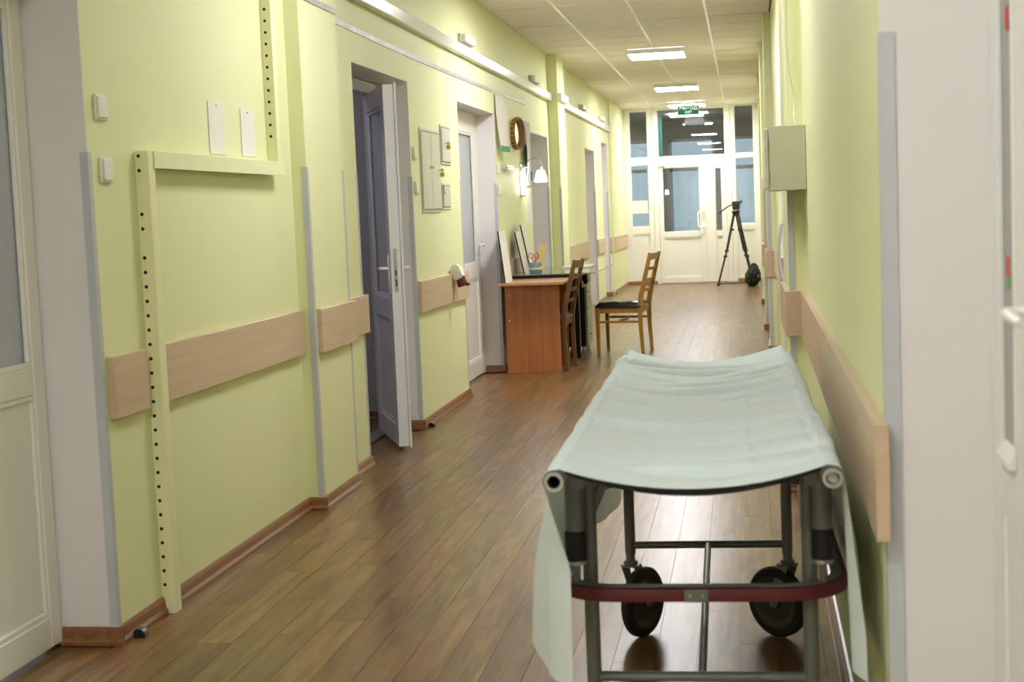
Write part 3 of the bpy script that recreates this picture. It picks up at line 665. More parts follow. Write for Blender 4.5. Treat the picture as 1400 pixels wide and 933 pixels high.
angle_post('angle_post', 'cream perforated angle post rising from the crossbar to the ceiling', XL+0.001, -1.953, 6.09, 1.572, CZ-0.005, 0.05, [(1.68+0.0485*k, -1.979) for k in range(25)])
t = empty('angle_bar', (XL, 5.4, 1.515)); tag(t, 'cream horizontal angle bar joining the two perforated posts', 'bar')
box('face_flange', (-1.952, -1.949, 4.735, 6.16, 1.514, 1.572), 'cream_paint', t, 0.0008); box('top_flange', (XL+0.001, -1.952, 4.735, 6.16, 1.569, 1.572), 'cream_paint', t, 0.0008)

def plate(name, label, y0, y1, z0, z1, mat='paper', t_=0.004, screws=True, x=XL):
    t = empty(name, (x, (y0+y1)/2, z0)); tag(t, label, 'plate', 'blank plates on the near left wall')
    box('plate_body', (x+0.0005, x+t_, y0, y1, z0, z1), mat, t, 0.0012)
    bm = bmesh.new()
    lathebm(bm, [(0, 0.0), (0.004, 0.0), (0.003, 0.002), (0, 0.002)], (x+t_, (y0+y1)/2, z1-0.012), (1, 0, 0), 8)
    obj('screw', bm, 'dark_metal', t)
plate('wall_plate', 'larger blank white plate above the crossbar', 5.40, 5.57, 1.585, 1.785)
plate('wall_plate', 'smaller blank white plate above crossbar beside the upper post', 5.765, 5.93, 1.588, 1.778)

def wall_switch(label, y, z, x=XL, w_=0.082, h_=0.082, sx=1, group='light switches on the walls'):
    t = empty('light_switch', (x, y, z-h_/2)); tag(t, label, 'switch', group)
    a, b_2 = sorted((x+sx*0.0005, x+sx*0.010)); box('cover', (a, b_2, y-w_/2, y+w_/2, z-h_/2, z+h_/2), 'plastic_white', t, 0.003)
    a, b_2 = sorted((x+sx*0.010, x+sx*0.0165)); box('rocker', (a, b_2, y-w_*0.42, y+w_*0.42, z-h_*0.42, z+h_*0.42), 'plastic_white', t, 0.003)
wall_switch('upper light switch beside the nearest left door recess', 4.437, 1.70); wall_switch('lower light switch beside the nearest left door recess', 4.449, 1.504)
wall_switch('upper light switch between ajar door and fuse panel', 8.93, 1.70); wall_switch('lower light switch between ajar door and fuse panel', 8.945, 1.49)
wall_switch('upper light switch between closed door and the desk', 12.07, 1.68); wall_switch('lower light switch between closed door and the desk', 12.09, 1.50)

# electric panels
t = empty('fuse_cabinet', (XL, 9.35, 1.335)); tag(t, 'large grey two-door fuse cabinet set in the left wall', 'cabinet', 'fuse panels in the left wall')
box('frame', (XL+0.0005, XL+0.008, 9.10, 9.68, 1.335, 1.87), 'panel_grey', t, 0.002)
for (a, b_2) in ((9.112, 9.389), (9.393, 9.668)):
    dd = box('door', (XL+0.008, XL+0.014, a, b_2, 1.358, 1.848), 'panel_grey', t, 0.002)
    lathe('lock', [(0, 0), (0.010, 0), (0.010, 0.008), (0, 0.008)], (XL+0.014, 9.391+(0.035 if b_2 > 9.4 else -0.035), 1.625), 'steel', dd, axis=(1, 0, 0), seg=10)
for zg in (1.8475, 1.3535): box('door_gap', (XL+0.0145, XL+0.0152, 9.112, 9.668, zg, zg+0.005), 'dark_metal', t)
def key(y, z, tagz, label):
    t = empty('key', (XL+0.02, y, z-0.07)); tag(t, label, 'key', 'keys with yellow fobs in the fuse panels')
    tube('shank', [(XL+0.015, y, z), (XL+0.035, y, z)], 0.003, 'steel', t, 8)
    lathe('bow', [(0, -0.0015), (0.012, -0.0015), (0.012, 0.0015), (0, 0.0015)], (XL+0.042, y, z), 'steel', t, axis=(0, 1, 0), seg=12)
    lathe('fob', [(0, -0.0025), (0.017, -0.0025), (0.017, 0.0025), (0, 0.0025)], (XL+0.040, y+0.004, z-tagz), 'yellow_tag', t, axis=(0.5, -0.9, 0), seg=14)
key(9.585, 1.61, 0.028, 'key with yellow fob hanging in the large fuse cabinet')
key(9.83, 1.795, 0.025, 'key with yellow fob hanging in the small upper fuse panel')
def small_panel(label, y0, y1, z0, z1):
    t = empty('fuse_cabinet', (XL, (y0+y1)/2, z0)); tag(t, label, 'cabinet', 'fuse panels in the left wall')
    box('frame', (XL+0.0005, XL+0.008, y0, y1, z0, z1), 'panel_grey', t, 0.002)
    box('door', (XL+0.008, XL+0.013, y0+0.02, y1-0.02, z0+0.02, z1-0.02), 'panel_grey', t, 0.002)
    boxes('door_gap', [(XL+0.0079, XL+0.0086, y0+0.014, y1-0.014, z0+0.014, z0+0.02), (XL+0.0079, XL+0.0086, y0+0.014, y1-0.014, z1-0.02, z1-0.014), (XL+0.0079, XL+0.0086, y0+0.014, y0+0.02, z0+0.014, z1-0.014), (XL+0.0079, XL+0.0086, y1-0.02, y1-0.014, z0+0.014, z1-0.014)], 'dark_metal', t)
small_panel('small upper fuse panel beside the large fuse cabinet', 9.745, 10.07, 1.655, 1.92)
small_panel('small lower fuse panel beside the large fuse cabinet', 9.73, 10.0, 1.352, 1.53)
t = empty('latch_tag', (XL, 9.76, 1.47)); tag(t, 'small white latch on the lower fuse panel', 'latch')
box('latch_body', (XL+0.013, XL+0.022, 9.752, 9.777, 1.455, 1.52), 'plastic_white', t, 0.003); box('latch_lip', (XL+0.022, XL+0.028, 9.756, 9.773, 1.455, 1.467), 'plastic_white', t, 0.002)

# red power socket on the guard board
t = empty('power_socket', (-1.95, 9.93, 0.80)); tag(t, 'white and dark red industrial power socket on the guard board', 'socket')
bm = bmesh.new(); prismbm(bm, [(-1.992, 9.86, 0.955), (-1.965, 9.86, 0.982), (-1.936, 9.86, 0.972), (-1.905, 9.86, 0.893), (-1.95, 9.86, 0.868), (-1.975, 9.86, 0.872)], (0, 0, 0), (0, 0.11, 0)); bmesh.ops.bevel(bm, geom=list(bm.edges), offset=0.008, segments=2, affect='EDGES')
obj('housing', bm, 'plastic_white', t, smooth=True)
lathe('red_collar', [(0, 0), (0.032, 0), (0.032, 0.03), (0.036, 0.032), (0.036, 0.062), (0.030, 0.066), (0, 0.066)], (-1.932, 9.915, 0.888), 'cee_red', t, axis=(0.26, 0, -0.965), seg=18)
bm = boxbm(bmesh.new(), (-1.892, -1.868, 9.89, 9.94, 0.828, 0.850), 0.004); obj('lid_catch', bm, 'cee_red', t)

# cable trunking, tin strip
tag(box('cable_trunking', (XL+0.0005, XL+0.048, 7.03, 15.43, 2.452, 2.53), 'trunking', None, 0.008, 2), 'long white plastic cable trunking high on the left wall', 'trunking', 'white trunking lengths')
tag(box('cable_trunking', (P2[2]+0.0005, P2[2]+0.045, 15.40, 16.02, 2.452, 2.53), 'trunking', None, 0.008, 2), 'short white trunking piece crossing the second pilaster', 'trunking', 'white trunking lengths')
tag(box('cable_trunking', (XL+0.0005, XL+0.048, 16.0, 22.40, 2.45, 2.53), 'trunking', None, 0.008, 2), 'far white cable trunking beyond the second pilaster', 'trunking', 'white trunking lengths')
def tin_strip(label, x, y0, y1, zf):
    bm = bmesh.new(); n = max(2, int((y1-y0)/0.12)); prev = None
    for i in range(n+1):
        y = y0+(y1-y0)*i/n; zc = zf(y)
        cur = [bm.verts.new(p) for p in ((x+0.0005, y, zc-0.014), (x+0.0045, y, zc-0.014), (x+0.0045+0.002*math.sin(i*2.1), y, zc+0.014), (x+0.0005, y, zc+0.014))]
        if prev:
            for a in range(4): bm.faces.new((prev[a], prev[(a+1) % 4], cur[(a+1) % 4], cur[a]))
        else: bm.faces.new(cur)
        prev = cur
    bm.faces.new(prev)
    return tag(obj('metal_strip', bm, 'tin'), label, 'strip', 'thin metal strips under the trunking')
tin_strip('long thin sagging metal strip above the doors', XL, 7.04, 13.80, lambda y: 2.309-0.012*math.sin(PI*(y-7.04)/6.8*1.3))
tin_strip('short thin metal strip across the first pilaster', P1[2], 6.0+0.43, 7.03, lambda y: 2.318)
for i, (y0, y1, lab) in enumerate([(10.55, 10.95, 'emergency light box above the closed door'), (14.1, 14.5, 'emergency light box just before the second pilaster'), (18.4, 18.8, 'emergency light box beyond the second pilaster'), (20.9, 21.3, 'emergency light box at the trunking end')]):
    t = empty('emergency_light', (XL, (y0+y1)/2, 2.545)); tag(t, lab, 'light box', 'small light boxes above the trunking')
    box('backplate', (XL+0.0005, XL+0.03, y0, y1, 2.545, 2.612), 'panel_grey', t, 0.004); box('diffuser', (XL+0.03, XL+0.062, y0+0.008, y1-0.008, 2.549, 2.608), 'plastic_white', t, 0.010, 2)

# calendar strip hanging off the tin strip
bm = bmesh.new()
def curlsheet(bm, x, y0, y1, z0, z1, f, nz=14, ny=6, th=0.0015):
    G = []
    for i in range(nz+1):
        row = []
        for j in range(ny+1):
            u, v = j/ny, i/nz
            row.append(bm.verts.new((x+f(u, v), y0+(y1-y0)*u, z0+(z1-z0)*v)))
        G.append(row)
    fs = []
    for i in range(nz):
        for j in range(ny): fs.append(bm.faces.new((G[i][j], G[i][j+1], G[i+1][j+1], G[i+1][j])))
    bmesh.ops.recalc_face_normals(bm, faces=fs)
    bmesh.ops.solidify(bm, geom=fs, thickness=th)
t = empty('wall_calendar', (XL, 12.1, 1.82)); tag(t, 'long narrow white paper calendar hanging above the switches', 'calendar')
curlsheet(bm, XL, 12.02, 12.30, 1.865, 2.285, lambda u, v: 0.012+0.045*u*(0.5+0.5*math.sin(PI*v)) + 0.03*(1-v)**2)
obj('sheet', bm, 'paper', t, smooth=True)
bm = bmesh.new(); curlsheet(bm, XL, 12.03, 12.29, 1.815, 1.862, lambda u, v: 0.046+0.03*u, 3, 4); obj('foot_print', bm, 'green_print', t, smooth=True)
# small box light beside the calendar
t = empty('wall_lamp_box', (XL, 12.5, 1.67)); tag(t, 'small grey wall light box below the calendar', 'light box')
box('body', (XL+0.0005, XL+0.035, 12.30, 12.68, 1.672, 1.722), 'panel_grey', t, 0.005); box('cover', (XL+0.035, XL+0.05, 12.32, 12.66, 1.677, 1.708), 'chrome', t, 0.006, 2)

# round bamboo mirror
t = empty('round_mirror', (XL, 12.93, 1.87)); tag(t, 'round brown bamboo-framed mirror on the left wall', 'mirror')
c = Vector((-1.955, 12.95, 2.0)); ax = Vector((0.98, -0.2, 0.0)).normalized(); e1 = Vector((0.2, 0.98, 0)).normalized(); e2 = Vector((0, 0, 1))
for (rr, off, tr, mt) in ((0.138, 0.014, 0.012, 'bamboo'), (0.130, -0.014, 0.012, 'bamboo')):
    tube('rim', [c+ax*off+(e1*math.cos(2*PI*k/32)+e2*math.sin(2*PI*k/32))*rr for k in range(32)], tr, mt, t, 8, closed=True)
for k in range(40):
    a = 2*PI*k/40; p = e1*math.cos(a)+e2*math.sin(a)
    tube('cane_binding', [c+p*0.136-ax*0.022, c+p*0.142, c+p*0.146+ax*0.012], 0.0055, 'bamboo_light' if k % 2 else 'bamboo', t, 5)
lathe('glass', [(0, -0.012), (0.122, -0.012), (0.122, -0.008), (0, -0.008)], c, 'mirror', t, axis=ax, seg=32)

# grey poster, notices
t = empty('poster', (XL, 13.7, 1.55)); tag(t, 'tall mottled grey poster curling off wall behind the lamp', 'poster')
bm = bmesh.new(); curlsheet(bm, XL, 13.42, 13.98, 1.55, 2.15, lambda u, v: 0.006+0.05*(1-u)*(0.35+0.65*math.sin(PI*min(1, v*1.1)))); obj('sheet', bm, 'paper_grey', t, smooth=True)
for (a, b_2, z0, z1, lab) in ((13.62, 13.95, 1.42, 1.535, 'small white notice below the grey poster'), (13.66, 13.95, 1.20, 1.40, 'lower pale notice below the grey poster')):
    tag(box('wall_notice', (XL+0.0005, XL+0.003, a, b_2, z0, z1), 'paper'), lab, 'notice', 'paper notices by the lamp')

# wall sconce
t = empty('wall_sconce', (XL, 13.45, 1.55)); tag(t, 'chrome scroll-arm wall lamp with glowing white shade', 'lamp')
lathe('wall_plate', [(0, 0), (0.045, 0), (0.045, 0.01), (0.02, 0.03), (0, 0.032)], (XL+0.0005, 13.30, 1.70), 'chrome', t, axis=(1, 0, 0))
pts = []
for k in range(17):
    a = PI*1.15-k/16*PI*1.35; pts.append((-1.895+0.062*math.cos(a), 13.45+0.010*k, 1.745+0.058*math.sin(a)))
tube('arm', [(-1.975, 13.30, 1.70), (-1.96, 13.36, 1.715)]+pts+[(-1.845, 13.62, 1.705)], 0.006, 'chrome', t, 8)
lathe('shade', [(0, 0.045), (0.028, 0.045), (0.038, 0.03), (0.052, -0.02), (0.060, -0.062), (0.050, -0.066), (0, -0.06)], (-1.853, 13.62, 1.648), 'lamp_shade', t, seg=20)
box('clamp', (-1.945, -1.920, 13.60, 13.66, 1.60, 1.68), 'black_laminate', t, 0.003)
t = empty('wall_glare_tube', (XL, 13.3, 1.47)); tag(t, 'upright glowing white tube added for the glare beside the poster', 'lamp')  # emissive tube put in for the white glare on the wall
box('backplate', (XL+0.0005, XL+0.012, 13.26, 13.34, 1.44, 1.76), 'chrome', t, 0.003); tube('tube', [(XL+0.03, 13.30, 1.47), (XL+0.03, 13.30, 1.70)], 0.017, 'lamp_shade', t, 12)
lathe('end_cap', [(0, 0), (0.021, 0), (0.021, 0.03), (0, 0.032)], (XL+0.03, 13.30, 1.70), 'chrome', t, seg=12)
lathe('end_cap', [(0, 0), (0.021, 0), (0.021, 0.02), (0, 0.022)], (XL+0.03, 13.30, 1.45), 'chrome', t, seg=12)

# floor door stops
for (y, lab) in ((4.405, 'black half-round door stop on floor by nearest left corner'), (8.93, 'black half-round door stop on floor beyond the ajar door')):
    t = empty('door_stop', (-1.965, y, 0)); tag(t, lab, 'door stop', 'half-round door stops')
    bm = bmesh.new(); A = [(-1.965+0.022*math.cos(PI*k/12), y-0.004, 0.001+0.026*math.sin(PI*k/12)) for k in range(13)]
    prismbm(bm, A, (0, 0, 0), (0, 0.025, 0)); obj('rubber', bm, 'hole_black', t)
    bm = bmesh.new()
    A = [(-1.965+0.0245*math.cos(PI*k/12), y-0.002, 0.001+0.0285*math.sin(PI*k/12)) for k in range(13)]+[(-1.965+0.022*math.cos(PI*k/12), y-0.002, 0.001+0.026*math.sin(PI*k/12)) for k in range(12, -1, -1)]
    n = 13
    for k in range(12):
        q = [A[k], A[k+1], A[25-k-1], A[25-k]]; prismbm(bm, q, (0, 0, 0), (0, 0.03, 0))
    obj('chrome_rim', bm, 'dark_metal', t)

# ------------------------------------------------------------------ right wall things
t = empty('meter_box', (0.25, 6.4, 1.365)); tag(t, 'grey-beige metal electric box high on the right wall', 'box')
box('body', (0.108, 0.2595, 6.30, 6.705, 1.362, 1.632), 'box_grey', t, 0.003)
dd = box('door', (0.086, 0.106, 6.305, 6.705, 1.370, 1.622), 'box_grey', t, 0.004)
for z in (1.56, 1.43): tube('hinge', [(0.1, 6.30, z-0.014), (0.1, 6.30, z+0.014)], 0.006, 'box_grey', dd, 8)
wi = tube('wire', [(0.206, 6.700, CZ-0.01), (0.206, 6.700, 2.2), (0.204, 6.700, 2.0), (0.212, 6.695, 1.88), (0.226, 6.690, 1.80), (0.230, 6.680, 1.74), (0.224, 6.66, 1.69), (0.232, 6.60, 1.63)], 0.0022, 'steel', None, 6)
tag(wi, 'thin grey wire dropping from ceiling to the electric box', 'wire')

# ------------------------------------------------------------------ desk group
t = empty('desk', (-1.7, 12.1, 0)); tag(t, 'reddish brown wood desk with solid side panel against wall', 'desk')
box('top', (-1.975, -1.44, 11.66, 12.42, 0.725, 0.748), 'desk_top_wood', t, 0.003)
sp = box('side_panel', (-1.945, -1.50, 11.83, 11.850, 0.0, 0.725), 'desk_wood', t, 0.002)
for (zz) in (0.64, 0.435): lathe('screw_cap', [(0, 0), (0.006, 0), (0.005, 0.002), (0, 0.0025)], (-1.915, 11.83, zz), 'paper', sp, axis=(0, -1, 0), seg=10)
box('side_panel', (-1.945, -1.50, 12.38, 12.40, 0.0, 0.725), 'desk_wood', t, 0.002)
box('back_panel', (-1.940, -1.925, 11.85, 12.38, 0.25, 0.725), 'desk_wood', t, 0.002)
t = empty('black_desk', (-1.7, 13.2, 0)); tag(t, 'black laminate desk with open shelf and grey drawers', 'desk')
box('top', (-1.972, -1.40, 12.43, 13.96, 0.745, 0.772), 'black_laminate', t, 0.002)
boxes('leg_frame', [(-1.55, -1.465, 12.94, 12.965, 0, 0.745), (-1.95, -1.55, 12.94, 12.965, 0.62, 0.745), (-1.95, -1.90, 12.94, 12.965, 0, 0.62)], 'black_laminate', t, 0.002)
box('leg_edge', (-1.4655, -1.4625, 12.942, 12.963, 0.05, 0.62), 'steel', t)
boxes('open_shelf', [(-1.93, -1.44, 13.0, 13.5, 0.62, 0.635), (-1.93, -1.44, 13.0, 13.015, 0.635, 0.745), (-1.93, -1.44, 13.49, 13.5, 0.635, 0.745)], 'black_laminate', t, 0.001)
pd = box('pedestal', (-1.93, -1.475, 13.50, 13.93, 0.05, 0.745), 'black_laminate', t, 0.002)
for k in range(4):
    dr = box('drawer', (-1.475, -1.455, 13.505, 13.925, 0.06+0.165*k, 0.217+0.165*k), 'drawer_grey', t, 0.003)
    tube('drawer_handle', [(-1.455, 13.62, 0.16+0.165*k), (-1.435, 13.63, 0.16+0.165*k), (-1.435, 13.80, 0.16+0.165*k), (-1.455, 13.81, 0.16+0.165*k)], 0.005, 'chrome', dr, 6)
for (xx, yy2) in ((-1.50, 13.54), (-1.50, 13.89)): lathe('caster', [(0, 0), (0.02, 0.004), (0.022, 0.025), (0.018, 0.05), (0, 0.05)], (xx, yy2, 0), 'steel', t, seg=12)
tag(box('desk_glass', (-1.965, -1.245, 12.36, 13.93, 0.774, 0.782), 'table_glass', None, 0.002), 'greenish glass sheet lying over the black desk top', 'glass sheet')
tag(box('shelf_paper', (-1.62, -1.46, 13.03, 13.3, 0.636, 0.668), 'paper', None, 0.002), 'white paper pile in the open shelf of the black desk', 'paper')
pst = tag(box('paper_stack', (-1.66, -1.40, 13.40, 13.78, 0.7825, 0.7995), 'paper', None, 0.002), 'white paper stack lying on the desk glass', 'paper')
# display boards leaning on the wall
def lean_board(name, label, y0, y1, zb, h, xb, xt, th=0.012, mat='paper'):
    bm = bmesh.new(); d_ = Vector((xt-xb, 0, h)).normalized(); nx = Vector((d_.z, 0, -d_.x))
    a = Vector((xb, y0, zb)); b_ = Vector((xt, y0, zb+h))
    t = empty(name, (xb, (y0+y1)/2, zb)); tag(t, label, 'display board', 'display boards leaning behind the desks')
    prismbm(bm, [a-nx*th, a-nx*0.001, b_-nx*0.001, b_-nx*th], (0, 0, 0), (0, y1-y0, 0)); obj('backing', bm, 'black_laminate', t)
    bm = bmesh.new(); prismbm(bm, [a-nx*0.001+Vector((0, 0.006, 0)), a+Vector((0, 0.006, 0)), b_+Vector((0, 0.006, 0)), b_-nx*0.001+Vector((0, 0.006, 0))], (0, 0, 0), (0, y1-y0-0.008, 0)); obj('sheet', bm, mat, t)
lean_board('display_board', 'leaning display board on the brown desk end nearest the closed door', 11.68, 12.02, 0.7485, 0.42, -1.905, -1.95)
lean_board('display_board', 'shorter leaning display board behind the pencil holder', 12.50, 12.74, 0.7825, 0.36, -1.87, -1.94)
lean_board('display_board', 'taller leaning white display board behind the scissors', 12.76, 13.02, 0.7825, 0.42, -1.85, -1.93)
# pencil holder
t = empty('pencil_holder', (-1.915, 12.9, 0.7825)); tag(t, 'blue round pencil holder with yellow ribbon on the desk', 'pencil holder')
pc = Vector((-1.795, 12.62, 0.783))
lathe('cup', [(0, 0), (0.050, 0), (0.054, 0.01), (0.054, 0.082), (0.049, 0.090), (0.046, 0.085), (0.046, 0.012), (0, 0.01)], pc, 'blue_tin', t, seg=24)
lathe('ribbon', [(0.0545, 0.030), (0.0565, 0.031), (0.0565, 0.046), (0.0545, 0.047)], pc, 'ribbon', t, seg=24)
bm = bmesh.new()
for s in (-1, 1): prismbm(bm, [pc+Vector((0.045, -0.032, 0.038)), pc+Vector((0.083+0.01*s, -0.034, 0.038+0.024*s)), pc+Vector((0.083+0.01*s, -0.034, 0.038+0.004*s))], (0, 0, 0), (0, 0.008, 0))
boxbm(bm, (pc.x+0.04, pc.x+0.06, pc.y-0.042, pc.y-0.028, pc.z+0.028, pc.z+0.05), 0.003); obj('bow', bm, 'ribbon', t)
t = empty('scissors', (pc.x, pc.y, pc.z+0.012)); tag(t, 'red-handled scissors standing in the blue pencil holder', 'scissors')
boxes('blade', [(pc.x-0.018, pc.x-0.008, pc.y-0.01, pc.y-0.008, pc.z+0.012, pc.z+0.10), (pc.x-0.010, pc.x, pc.y-0.008, pc.y-0.006, pc.z+0.012, pc.z+0.10)], 'steel', t)
for s in (-1, 1):
    tube('handle', [(pc.x-0.010+s*0.006, pc.y-0.008, pc.z+0.09), (pc.x-0.010+s*0.014, pc.y-0.008, pc.z+0.125)]+[(pc.x-0.010+s*(0.026)+0.017*math.cos(a), pc.y-0.008, pc.z+0.15+0.022*math.sin(a)) for a in [(-PI/2+2*PI*k/14) for k in range(15)]], 0.0042, 'red_plastic', t, 6)
cd_ = bmesh.new(); boxbm(cd_, (-0.033, 0.033, -0.0015, 0.0015, 0.0, 0.235), 0.0008)
bmesh.ops.transform(cd_, matrix=Matrix.Translation(pc+Vector((0.022, 0.012, 0.015))) @ Matrix.Rotation(math.radians(13), 4, 'Y') @ Matrix.Rotation(math.radians(20), 4, 'Z'), verts=cd_.verts)
tag(obj('card_strip', cd_, 'card'), 'tan cardboard strip standing in the blue pencil holder', 'card')

# ------------------------------------------------------------------ chairs (local: x = front is -x, back +x)
def make_chair(label, loc, rz, wood_m, seat_m):
    t = empty('dining_chair', loc, rz); tag(t, label, 'chair', 'wooden chairs by the desks')
    hw = 0.185; L = True
    def bar(name, a, b_, w1, w2, parent=t):   # square tapered bar between two points
        a, b_ = Vector(a), Vector(b_); bm = bmesh.new()
        A = [bm.verts.new(a+Vector((sx*w1/2, sy*w1/2, 0))) for sx, sy in ((-1, -1), (1, -1), (1, 1), (-1, 1))]
        B = [bm.verts.new(b_+Vector((sx*w2/2, sy*w2/2, 0))) for sx, sy in ((-1, -1), (1, -1), (1, 1), (-1, 1))]
        bm.faces.new(A); bm.faces.new(B)
        for i in range(4): bm.faces.new((A[i], A[(i+1) % 4], B[(i+1) % 4], B[i]))
        bmesh.ops.bevel(bm, geom=list(bm.edges), offset=0.003, segments=1, affect='EDGES')
        return obj(name, bm, wood_m, parent, local=True)
    def profile_bar(name, pts, y, th):        # rear leg + back upright cut from one plank, profile in xz
        bm = bmesh.new(); prismbm(bm, [(px, y-th/2, pz) for px, pz in pts], (0, 0, 0), (0, th, 0))
        bmesh.ops.bevel(bm, geom=list(bm.edges), offset=0.0025, segments=1, affect='EDGES')
        return obj(name, bm, wood_m, t, local=True)
    for s in (-1, 1):
        bar('leg', (-0.200, s*(hw-0.012), 0), (-0.203, s*(hw-0.012), 0.43), 0.026, 0.036)
        profile_bar('rear_leg', [(0.197, 0), (0.223, 0), (0.212, 0.25), (0.213, 0.44), (0.232, 0.55), (0.318, 0.905), (0.288, 0.912), (0.190, 0.55), (0.172, 0.44), (0.178, 0.25)], s*(hw-0.004), 0.024)
        boxes_l('side_rail', (-0.185, 0.19, s*(hw-0.012)-0.009, s*(hw-0.012)+0.009, 0.375, 0.425), wood_m, t)
        boxes_l('stretcher', (-0.185, 0.19, s*(hw-0.012)-0.007, s*(hw-0.012)+0.007, 0.285 if s < 0 else 0.305, 0.305 if s < 0 else 0.325), wood_m, t)
    boxes_l('front_rail', (-0.21, -0.192, -hw+0.025, hw-0.025, 0.375, 0.425), wood_m, t); boxes_l('rear_rail', (0.182, 0.2, -hw+0.01, hw-0.01, 0.375, 0.425), wood_m, t)
    boxes_l('cross_stretcher', (-0.012, 0.006, -hw+0.02, hw-0.02, 0.29, 0.315), wood_m, t)
    # seat cushion: domed pad
    bm = bmesh.new(); n = 16; G = []
    for i in range(n+1):
        row = []
        for j in range(n+1):
            u, v = i/n*2-1, j/n*2-1
            e = min(1, (1-abs(u)**6))*min(1, (1-abs(v)**6))
            row.append(bm.verts.new((-0.005+u*0.212, v*(hw+0.012), 0.438+0.042*max(0, e)**0.4+0.003*math.sin(9*u+4*v))))
        G.append(row)
    for i in range(n):
        for j in range(n): bm.faces.new((G[i][j], G[i+1][j], G[i+1][j+1], G[i][j+1]))
    ring = [G[i][0] for i in range(n+1)]+[G[n][j] for j in range(1, n+1)]+[G[i][n] for i in range(n-1, -1, -1)]+[G[0][j] for j in range(n-1, 0, -1)]
    low = [bm.verts.new((v.co.x, v.co.y, 0.425)) for v in ring]
    for i in range(len(ring)): bm.faces.new((ring[i], ring[(i+1) % len(ring)], low[(i+1) % len(ring)], low[i]))
    bm.faces.new(low)
    obj('seat', bm, seat_m, t, smooth=True, local=True)
    # backrest: curved top rail and slats between the uprights
    def slat(name, z, h_, xoff):
        bm = bmesh.new(); prev = None; first = None
        for k in range(9):
            u = k/8*2-1; y = u*(hw-0.010); bow = 0.016*(1-u*u); ctr = Vector((xoff+bow, y, z))
            cur = [bm.verts.new(ctr+Vector(p)) for p in ((-0.008, 0, -h_/2), (0.008, 0, -h_/2), (0.008+h_*0.24, 0, h_/2), (-0.008+h_*0.24, 0, h_/2))]
            if prev:
                for a in range(4): bm.faces.new((prev[a], prev[(a+1) % 4], cur[(a+1) % 4], cur[a]))
            else: bm.faces.new(cur)
            prev = cur
        bm.faces.new(prev); return obj(name, bm, wood_m, t, smooth=True, local=True)
    bx_ = lambda z: 0.205+(z-0.55)*0.262
    slat('top_rail', 0.872, 0.06, bx_(0.845)); slat('back_slat', 0.765, 0.028, bx_(0.76)); slat('back_slat', 0.665, 0.028, bx_(0.66)); slat('back_slat', 0.575, 0.03, bx_(0.57))
    return t
def boxes_l(name, b, mat, parent): return box(name, b, mat, parent, 0.002, local=True)
make_chair('light oak chair with black vinyl seat standing apart from the desk', (-1.105, 13.35, 0), -0.16, 'chair_oak', 'vinyl_black')
make_chair('dark brown chair pushed under the brown desk', (-1.66, 12.13, 0), -0.075, 'chair_walnut', 'vinyl_brown')

# ------------------------------------------------------------------ tripod and bag
t = empty('camera_tripod', (-0.15, 23.85, 0)); tag(t, 'black video camera tripod with pan handle before the far screen', 'tripod')
apex = Vector((-0.135, 23.95, 1.13))
feet = [Vector((-0.445, 23.85, 0.02)), Vector((0.13, 23.62, 0.02)), Vector((0.10, 24.38, 0.02))]
for f_ in feet:
    dv = f_-apex; side = Vector((-dv.y, dv.x, 0)).normalized()
    st_ = apex+Vector((dv.x, dv.y, 0)).normalized()*0.035
    lg = tube('leg', [st_+side*0.022, apex+dv*0.52+side*0.022], 0.013, 'tripod_black', t, 8)
    tube('leg_rod', [st_-side*0.022, apex+dv*0.52-side*0.022], 0.013, 'tripod_black', lg, 8)
    tube('lower_leg', [apex+dv*0.40, f_], 0.0145, 'tripod_black', lg, 8)
    for q in (0.22, 0.52, 0.60):
        p = apex+dv*q; box('clamp', (p.x-0.032, p.x+0.032, p.y-0.02, p.y+0.02, p.z-0.016, p.z+0.016), 'tripod_black', lg, 0.005)
    lathe('foot', [(0, 0), (0.022, 0), (0.025, 0.015), (0.014, 0.04), (0, 0.045)], (f_.x, f_.y, 0.0), 'tripod_black', lg, seg=12)
    tube('spreader_arm', [(f_.x, f_.y, 0.03), (-0.07, 23.95, 0.028)], 0.010, 'tripod_black', t, 8)
lathe('bowl', [(0, -0.05), (0.03, -0.05), (0.06, 0), (0.065, 0.03), (0.05, 0.045), (0, 0.045)], apex+Vector((0, 0, 0.02)), 'tripod_black', t, seg=16)
bm = boxbm(bmesh.new(), (-0.185, -0.075, 23.90, 24.0, 1.20, 1.30), 0.012); boxbm(bm, (-0.20, -0.045, 23.91, 23.99, 1.30, 1.325), 0.004); lathebm(bm, [(0, -0.06), (0.035, -0.06), (0.035, 0.06), (0, 0.06)], (-0.13, 23.95, 1.265), (1, 0, 0), 14)
obj('pan_head', bm, 'tripod_black', t)
boxes('camera_plate', [(-0.19, -0.03, 23.92, 23.98, 1.325, 1.338), (-0.06, -0.04, 23.92, 23.98, 1.338, 1.352)], 'tripod_black', t, 0.002)
tube('pan_handle', [(-0.18, 23.95, 1.29), (-0.26, 23.93, 1.26), (-0.40, 23.90, 1.165)], [0.009, 0.009, 0.014], 'tripod_black', t, 8)

